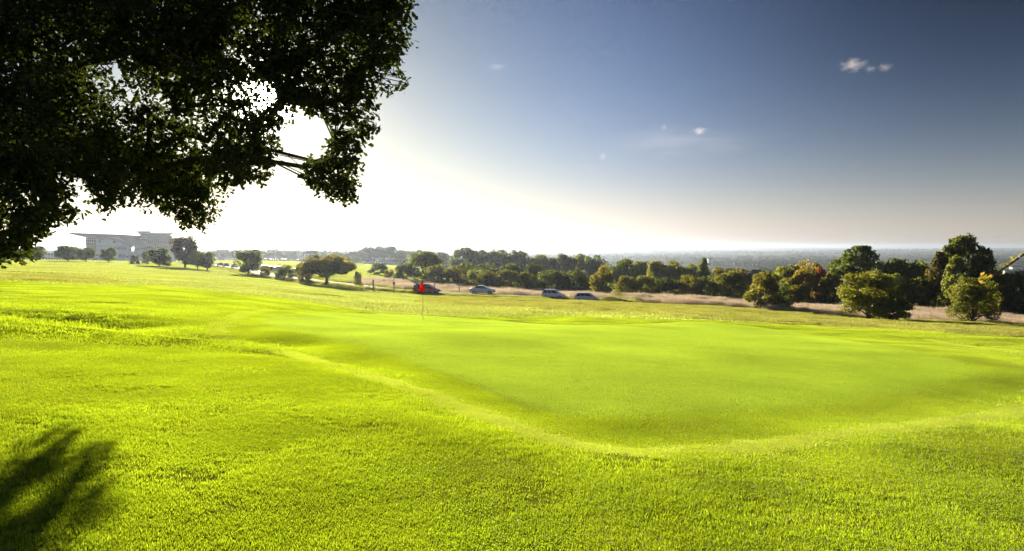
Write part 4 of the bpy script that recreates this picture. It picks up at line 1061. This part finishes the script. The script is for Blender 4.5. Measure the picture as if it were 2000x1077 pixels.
def build_tower():
    b = on(580, 900); root = empty('lattice_tower', b); tag(root, 'pale lattice tower with broad head standing up in the glare', 'tower')
    S = 900/F; top = at(580, 472, 900).z-b.z; neck = at(580, 488, 900).z-b.z
    for sx in (-1, 1):
        for sy in (-1, 1): MB().tube([(sx*1.6, sy*1.6, 0), (sx*1.0, sy*1.0, neck), (sx*2.0, sy*2.0, neck+1.2), (sx*2.0, sy*2.0, top)], .16, 5).build('leg', M['pinkish'], root)
    for k in range(5):
        z = neck+1.2+(top-neck-1.2)*k/4; MB().box(-2.3, 2.3, -2.3, 2.3, z-.25, z+.25).build('platform', M['pinkish'], root)
    mb = MB(); n = 9
    for k in range(n):
        z0, z1 = neck*k/n, neck*(k+1)/n; w0 = 1.6-.6*k/n; w1 = 1.6-.6*(k+1)/n
        for sy in (-1, 1):
            mb.tube([(-w0, sy*w0, z0), (w1, sy*w1, z1)], .07, 4); mb.tube([(w0, sy*w0, z0), (-w1, sy*w1, z1)], .07, 4)
    mb.build('bracing', M['pinkish'], root)
build_tower()

# ------------------------------------------------------------------ vehicles
def paint_mat():
    m, t = newmat('car_paint'); p = N(t, 'ShaderNodeBsdfPrincipled'); o = N(t, 'ShaderNodeOutputMaterial'); oi = N(t, 'ShaderNodeObjectInfo')
    t.links.new(oi.outputs['Color'], p.inputs['Base Color']); p.inputs['Metallic'].default_value = .0; p.inputs['Roughness'].default_value = .35; p.inputs['Coat Weight'].default_value = .6
    t.links.new(p.outputs[0], o.inputs[0]); return m
M['paint_car'] = paint_mat()
M['tyre'] = simple('rubber', (.02,.02,.02), .9)
M['rim'] = simple('alloy', (.5,.5,.52), .3, metal=.9)
M['lamp_red'] = simple('tail_lamp', (.4,.02,.02), .2)
M['lamp_clear'] = simple('head_lamp', (.7,.7,.72), .1)
M['trim'] = simple('black_trim', (.03,.03,.03), .6)
def loft(mb, secs):
    k = len(secs[0]); base = len(mb.v)
    for s_ in secs: mb.v += [tuple(p) for p in s_]
    for i in range(len(secs)-1):
        for j in range(k):
            j2 = (j+1) % k; mb.f.append((base+i*k+j, base+i*k+j2, base+(i+1)*k+j2, base+(i+1)*k+j))
    mb.f.append(tuple(base+j for j in reversed(range(k)))); mb.f.append(tuple(base+(len(secs)-1)*k+j for j in range(k)))
def car_meshes(style):
    H = {'hatch': 1.50, 'saloon': 1.42, 'mpv': 1.60}[style]
    st = [(-2.02,.42,.78,.66),(-1.96,.30,.94,.78),(-1.6,.24,1.00,.85),(-.6,.22,.99,.88),(.5,.22,.97,.88),(1.0,.22,.94,.87),(1.45,.24,.86,.84),(1.85,.28,.74,.78),(2.06,.40,.60,.62)]
    b = MB(); secs = []
    for x, z0, z1, w in st:
        zm = (z0+z1)/2; half = [(0,z0),(w*.88,z0),(w*.98,z0+.10),(w,zm),(w*.96,z1-.05),(w*.82,z1),(0,z1+.03)]
        secs.append([(x, y, z) for y, z in half]+[(x, -y, z) for y, z in reversed(half[1:-1])])
    loft(b, secs)
    out = {'body': b.mesh('car_body', M['paint_car'], True)}
    xb, xf, rb, rf = {'hatch': (-1.92, 1.15, -1.55, .25), 'saloon': (-1.45, 1.1, -.85, .25), 'mpv': (-1.95, 1.3, -1.72, .40)}[style]
    wb, wr = .80, .60; zb = .95
    c = MB(); c.add([(xb,-wb,zb),(xf,-wb,zb),(xf,wb,zb),(xb,wb,zb),(rb,-wr,H-.03),(rf,-wr,H-.03),(rf,wr,H-.03),(rb,wr,H-.03),(rb+.2,-wr*.75,H+.03),(rf-.15,-wr*.75,H+.03),(rf-.15,wr*.75,H+.03),(rb+.2,wr*.75,H+.03)],
                    [(0,1,5,4),(1,2,6,5),(2,3,7,6),(3,0,4,7),(4,5,9,8),(5,6,10,9),(6,7,11,10),(7,4,8,11),(8,9,10,11)])
    out['cabin'] = c.mesh('car_cabin', M['paint_car'])
    def lerp3(P, u, v):
        a = Vector(P[0]).lerp(Vector(P[1]), u); d = Vector(P[3]).lerp(Vector(P[2]), u); return a.lerp(d, v)
    def pane(P, u0, u1, v0, v1):
        nrm_ = (Vector(P[1])-Vector(P[0])).cross(Vector(P[3])-Vector(P[0])).normalized()*.012
        q = [lerp3(P, u0, v0), lerp3(P, u1, v0), lerp3(P, u1, v1), lerp3(P, u0, v1)]
        return MB().add([p+nrm_ for p in q]+[p-nrm_ for p in q], [(0,1,2,3),(7,6,5,4),(0,4,5,1),(1,5,6,2),(2,6,7,3),(3,7,4,0)]).mesh('car_pane', M['glass'])
    R_ = [(xb,-wb,zb),(xf,-wb,zb),(rf,-wr,H-.03),(rb,-wr,H-.03)]; L_ = [(xf,wb,zb),(xb,wb,zb),(rb,wr,H-.03),(rf,wr,H-.03)]
    Fr = [(xf,-wb,zb),(xf,wb,zb),(rf,wr,H-.03),(rf,-wr,H-.03)]; Rr = [(xb,wb,zb),(xb,-wb,zb),(rb,-wr,H-.03),(rb,wr,H-.03)]
    out['panes'] = [pane(R_, .06, .30, .12, .86), pane(R_, .33, .57, .12, .90), pane(R_, .60, .93, .12, .90), pane(L_, .07, .40, .12, .90), pane(L_, .43, .67, .12, .90), pane(L_, .70, .94, .12, .86)]
    out['windscreen'] = pane(Fr, .06, .94, .06, .94); out['rear'] = pane(Rr, .08, .92, .1, .9)
    ty = MB().tube([(0,-.10,0),(0,-.09,0),(0,.09,0),(0,.10,0)], [.27,.31,.31,.27], 18); out['wheel'] = ty.mesh('car_wheel', M['tyre'], False)
    out['rim'] = MB().tube([(0,-.112,0),(0,.112,0)], .19, 12).mesh('car_rim', M['rim'])
    out['tail'] = MB().box(-.05,.05,-.10,.10,-.16,.14).mesh('tail_lamp', M['lamp_red']); out['head'] = MB().box(-.10,.06,-.13,.13,-.07,.08).mesh('head_lamp', M['lamp_clear'])
    out['bumper'] = MB().box(-.06,.06,-.68,.68,-.09,.09).mesh('bumper', M['trim']); out['mirror'] = MB().box(-.06,.06,-.09,.09,-.06,.07).mesh('door_mirror', M['trim'])
    out['plate'] = MB().box(-.012,.012,-.26,.26,-.06,.06).mesh('number_plate', M['paint'])
    return out
CARS = {k: car_meshes(k) for k in ('hatch', 'saloon', 'mpv')}
def car(style, px, Y, heading, colour, label, lift=.1, scale=1.0, open_boot=False, group=None):
    m = CARS[style]; b = on(px, Y); b.z += lift
    root = empty('car', b, heading); root.scale = (scale,)*3; tag(root, label, 'car', group)
    def ch(nm, me, loc=(0,0,0), parent=root):
        o = bpy.data.objects.new(nm, me); link(o, parent); o.location = loc; o.color = (*colour, 1); return o
    ch('body', m['body']); ch('cabin', m['cabin'])
    for p in m['panes']: ch('side_window', p)
    ch('windscreen', m['windscreen'])
    if not open_boot: ch('rear_window', m['rear'])
    for x in (-1.28, 1.30):
        for y in (-.80, .80):
            w = ch('wheel', m['wheel'], (x, y, .31)); ch('rim', m['rim'], (0, 0, 0), w)
    for y in (-.66, .66): ch('tail_lamp', m['tail'], (-1.95, y, .80)); ch('headlight', m['head'], (1.90, y*.92, .66)); ch('door_mirror', m['mirror'], (.72, y*1.36, 1.0))
    ch('bumper', m['bumper'], (-1.99, 0, .46)); ch('bumper', m['bumper'], (2.02, 0, .44)); ch('number_plate', m['plate'], (-2.06, 0, .55))
    if open_boot:
        t = MB().add([(-1.50,-.62,1.50),(-1.50,.62,1.50),(-2.45,.60,1.98),(-2.45,-.60,1.98),(-1.50,-.62,1.56),(-1.50,.62,1.56),(-2.40,.60,2.05),(-2.40,-.60,2.05)], [(0,1,2,3),(7,6,5,4),(0,4,5,1),(1,5,6,2),(2,6,7,3),(3,7,4,0)])
        tg = t.build('tailgate', M['paint_car'], root); tg.color = (*colour, 1)
        MB().add([(-1.62,-.52,1.545),(-1.62,.52,1.545),(-2.15,.50,1.81),(-2.15,-.50,1.81)], [(0,1,2,3)]).build('rear_window', M['glass'], tg)
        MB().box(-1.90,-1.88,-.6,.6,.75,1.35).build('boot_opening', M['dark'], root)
        for sy in (-.6, .6): MB().tube([(-1.62, sy, 1.3), (-2.1, sy, 1.78)], .02, 5).build('strut', M['grey_metal'], root)
    return root
def head(i): 
    t = ROAD[min(i+1, len(ROAD)-1)]-ROAD[i]; return math.atan2(t[1], t[0])
RED=(.30,.02,.02); WHITE=(.75,.75,.74); SILVER=(.42,.45,.50); DARK=(.10,.10,.14); BLUE=(.10,.14,.22)
car('hatch', 833, 117.5, -.25, (.50,.03,.03), 'red hatchback with its tailgate raised beside the road', .02, 1.12, True)
car('saloon', 942, 123, -.1, WHITE, 'white car on the road left of the parked silver cars', .12, 1.1)
car('mpv', 1081, 115, -.22, (.80,.85,.90), 'silver blue estate car parked behind the grass bank', .0, .95)
car('hatch', 1147, 110, -.2, (.70,.69,.74), 'grey hatchback half hidden by grass, right of the silver blue one', -.3, 1.0)
far_cars = [('hatch', 429, 262, WHITE, 'white car at the top of the far road'), ('saloon', 441, 245, SILVER, 'silver car second down the far road'), ('hatch', 457, 228, WHITE, 'white car lowest of the three coming down the far road')]
for st, px, Y, c_, lab in far_cars: car(st, px, Y, 2.1, c_, lab, .14, 1.0, group='cars on the far road')
lot = [(513, 235), (521, 225), (529, 215), (537, 205), (546, 212), (577, 190)]
for i, (px, Y) in enumerate(lot): car(['hatch','mpv','saloon'][i % 3], px, Y, [2.3,.4,-.6,1.9,.2,-.2][i], [WHITE, SILVER, BLUE, WHITE, SILVER, DARK][i], 'glinting %s car parked by the road, %s from the upright tree' % (['white','silver','blue','white','silver','dark'][i], ORD[i]), .02, group='cars parked by the road')
for i, px in enumerate([521, 531, 539, 553, 560, 584, 716, 727]): car(['mpv','hatch','saloon'][i % 3], px, 600 if i < 6 else 560, .1*i, [WHITE, SILVER, WHITE][i % 3], 'tiny %s car in the far line before the hazy trees, %s from the left' % (['white','silver','white'][i % 3], ORD[i]), .02, 1.25, group='far line of parked cars')

# ------------------------------------------------------------------ posts, flag
M['post'] = simple('weathered_timber', (.12,.10,.085), .9, noise=.4, nscale=8, bump=.3)
M['flag'] = leafmat('flag_cloth', ((.55,.02,.015),(.6,.03,.02)), ((.75,.02,.012),(.8,.03,.02)), .5, .02, vary=.05)
def post(px, Y, top, wid, label, lean=0.0, cap=True):
    b = on(px, Y); h = at(px, top, Y).z-b.z; root = empty('post', b); root.rotation_euler = (0, lean, .3); tag(root, label, 'post')
    w = wid/2
    MB().add([(-w,-w,-.3),(w,-w,-.3),(w,w,-.3),(-w,w,-.3),(-w,-w,h-.06),(w,-w,h-.06),(w,w,h-.06),(-w,w,h-.06),(0,0,h)], [(0,1,5,4),(1,2,6,5),(2,3,7,6),(3,0,4,7),(4,5,8),(5,6,8),(6,7,8),(7,4,8)]).build('shaft', M['post'], root)
    return root, h
post(705.5, 112, 562.5, .16, 'short timber post left of the tall thick post')
pr, ph = post(728.5, 111, 546, .22, 'tall thick timber post left of the red car')
MB().box(-.14, .14, -.14, .14, ph*.55, ph*.60).build('band', M['grey_metal'], pr)
post(732, 110, 559, .12, 'thin stub post against the tall thick one')
post(741.5, 112, 565, .12, 'small stump post between the thick post and the sign pole')
def rail():
    a = on(714, 112.2); b = on(727.5, 111.2); a.z += .55; b.z += 1.35; a.x -= .2
    root = empty('rail', a); tag(root, 'pale fallen rail leaning on the tall thick post', 'rail')
    MB().tube([(0, 0, 0), (b-a)*.5+Vector((0, 0, -.16)), b-a], .05, 6).build('bar', M['paint'], root, True)
rail()
def signpole():
    b = on(769, 110); h = at(769, 539, 110).z-b.z; root = empty('sign_pole', b, .3); tag(root, 'slim grey pole carrying a small box left of the red car', 'pole')
    MB().tube([(0, 0, -.3), (0, 0, h*.5), (0, 0, h)], [.07, .065, .045], 8).build('pole', M['grey_metal'], root, True)
    MB().box(-.16, .16, -.10, .10, h*.5, h*.64).build('box', M['post'], root)
    MB().box(-.10, .10, -.13, -.10, h*.2, h*.45).build('plate', M['grey_metal'], root)
signpole()
for i, (px, Y) in enumerate([(848, 122), (897, 127)]):
    post(px, Y, 553 if i == 0 else 557, .12, ['thin verge post just right of the red car', 'thin verge post between the red and white cars'][i])
def flag():
    b = on(825.5, 36); root = empty('flagstick', b); tag(root, 'golf flagstick with limp red flag standing in the putting green', 'flag')
    h = at(825.5, 545.5, 36).z-b.z
    MB().tube([(0, 0, -.1), (0, 0, h*.5), (0, 0, h)], .012, 8).build('pole', M['post'], root, True)
    MB().tube([(0, 0, h), (0, 0, h+.025)], [.014, .006], 8).build('finial', M['trim'], root)
    # limp cloth hanging in folds from the top of the stick
    nu, nv = 14, 16; V = []
    for j in range(nv):
        v = j/(nv-1)
        for i in range(nu):
            u = i/(nu-1)
            wd = .03+.17*min(1, (v/.62))**1.1*(1-.55*max(0, (v-.72)/.28)**1.5)
            x = .01-.10*v*0+(-.02 if True else 0)+(.12*v if u > .99 else 0)*0 - u*wd+ .06*min(1, v*1.6)*(1-u)
            y = .05*math.sin(u*11+v*2.0)*(.3+v)+.02*math.sin(u*23)
            z = h-.02-.66*v-.03*math.sin(u*9)*v-.06*u*(1-v)
            V.append((x, y, z))
    F_ = [(j*nu+i, j*nu+i+1, (j+1)*nu+i+1, (j+1)*nu+i) for j in range(nv-1) for i in range(nu-1)]
    o = MB().add(V, F_).build('flag', M['flag'], root, True); md = o.modifiers.new('thickness', 'SOLIDIFY'); md.thickness = .002
    MB().tube([(0, 0, .002), (0, 0, .006)], [.054, .054], 20).build('cup', M['dark'], root)
flag()

# ------------------------------------------------------------------ clouds
def cloud_mat(seed, dens):
    m, t = newmat('cloud_vapour'); L = t.links; o = N(t, 'ShaderNodeOutputMaterial'); v = N(t, 'ShaderNodeVolumePrincipled')
    tc = N(t, 'ShaderNodeTexCoord'); nz = N(t, 'ShaderNodeTexNoise'); nz.inputs['Scale'].default_value = 2.6; nz.inputs['Detail'].default_value = 5; nz.inputs['Roughness'].default_value = .62
    mp = N(t, 'ShaderNodeMapping'); mp.inputs['Location'].default_value = (seed, seed*2.3, 0); L.new(tc.outputs['Object'], mp.inputs[0]); L.new(mp.outputs[0], nz.inputs['Vector'])
    ln = N(t, 'ShaderNodeVectorMath', operation='LENGTH'); L.new(tc.outputs['Object'], ln.inputs[0])
    fall = MATH(t, 'SUBTRACT', 1.0, ln.outputs['Value'])
    d = MATH(t, 'MULTIPLY', MATH(t, 'MAXIMUM', MATH(t, 'SUBTRACT', MATH(t, 'ADD', MATH(t, 'MULTIPLY', nz.outputs[0], 1.5), MATH(t, 'MULTIPLY', fall, .70)), 1.03), 0.0), dens)
    L.new(d, v.inputs['Density']); v.inputs['Color'].default_value = (1, .93, .90, 1); v.inputs['Anisotropy'].default_value = .55; L.new(v.outputs[0], o.inputs['Volume']); return m
import bmesh
def cloud(px, py, wpx, hpx, seed, label, dens=.02, Y=9000):
    c = at(px, py, Y); S = Y/F
    bm = bmesh.new(); bmesh.ops.create_icosphere(bm, subdivisions=3, radius=1.0); me = bpy.data.meshes.new('cloud'); bm.to_mesh(me); bm.free()
    me.materials.append(cloud_mat(seed, dens)); o = link(bpy.data.objects.new('cloud', me)); o.location = c; o.scale = (wpx*S*.62, wpx*S*.5, hpx*S*.62); tag(o, label, 'cloud', 'small evening clouds')
for a in [(1666,127,62,32,1.0,'largest pink tinged puff of cloud high on the right'), (1700,135,26,18,2.2,'small middle puff of the high cloud trio'), (1729,132,38,20,3.1,'right puff of the high cloud trio'),
          (1366,256,44,18,4.4,'flat pale cloud low in the middle sky'), (1297,249,16,16,5.2,'tiny cloud left of the flat pale one'), (1178,306,18,20,6.7,'faint lowest tiny cloud over the parked cars'), (970,131,50,16,8.0,'very faint wisp of cloud near the oak')]:
    cloud(*a, dens=.0040 if a[0] > 1000 else .0008)

cloud(1340, 278, 420, 62, 9.3, 'broad faint veil of thin cloud around the small flat cloud', dens=.00011)

# ------------------------------------------------------------------ haze
def haze(density=9.0e-5):
    m, t = newmat('haze_air'); o = N(t, 'ShaderNodeOutputMaterial'); v = N(t, 'ShaderNodeVolumePrincipled')
    v.inputs['Color'].default_value = (.52,.61,.74,1); v.inputs['Density'].default_value = density; v.inputs['Anisotropy'].default_value = .66
    t.links.new(v.outputs[0], o.inputs['Volume'])
    try: m.volume_intersection_method
    except Exception: pass
    ob = MB().box(-27000, 27000, -27000, 27000, -110, 27).build('haze', m); tag(ob, 'thin evening haze over the whole landscape', 'haze', kind='stuff')
haze()
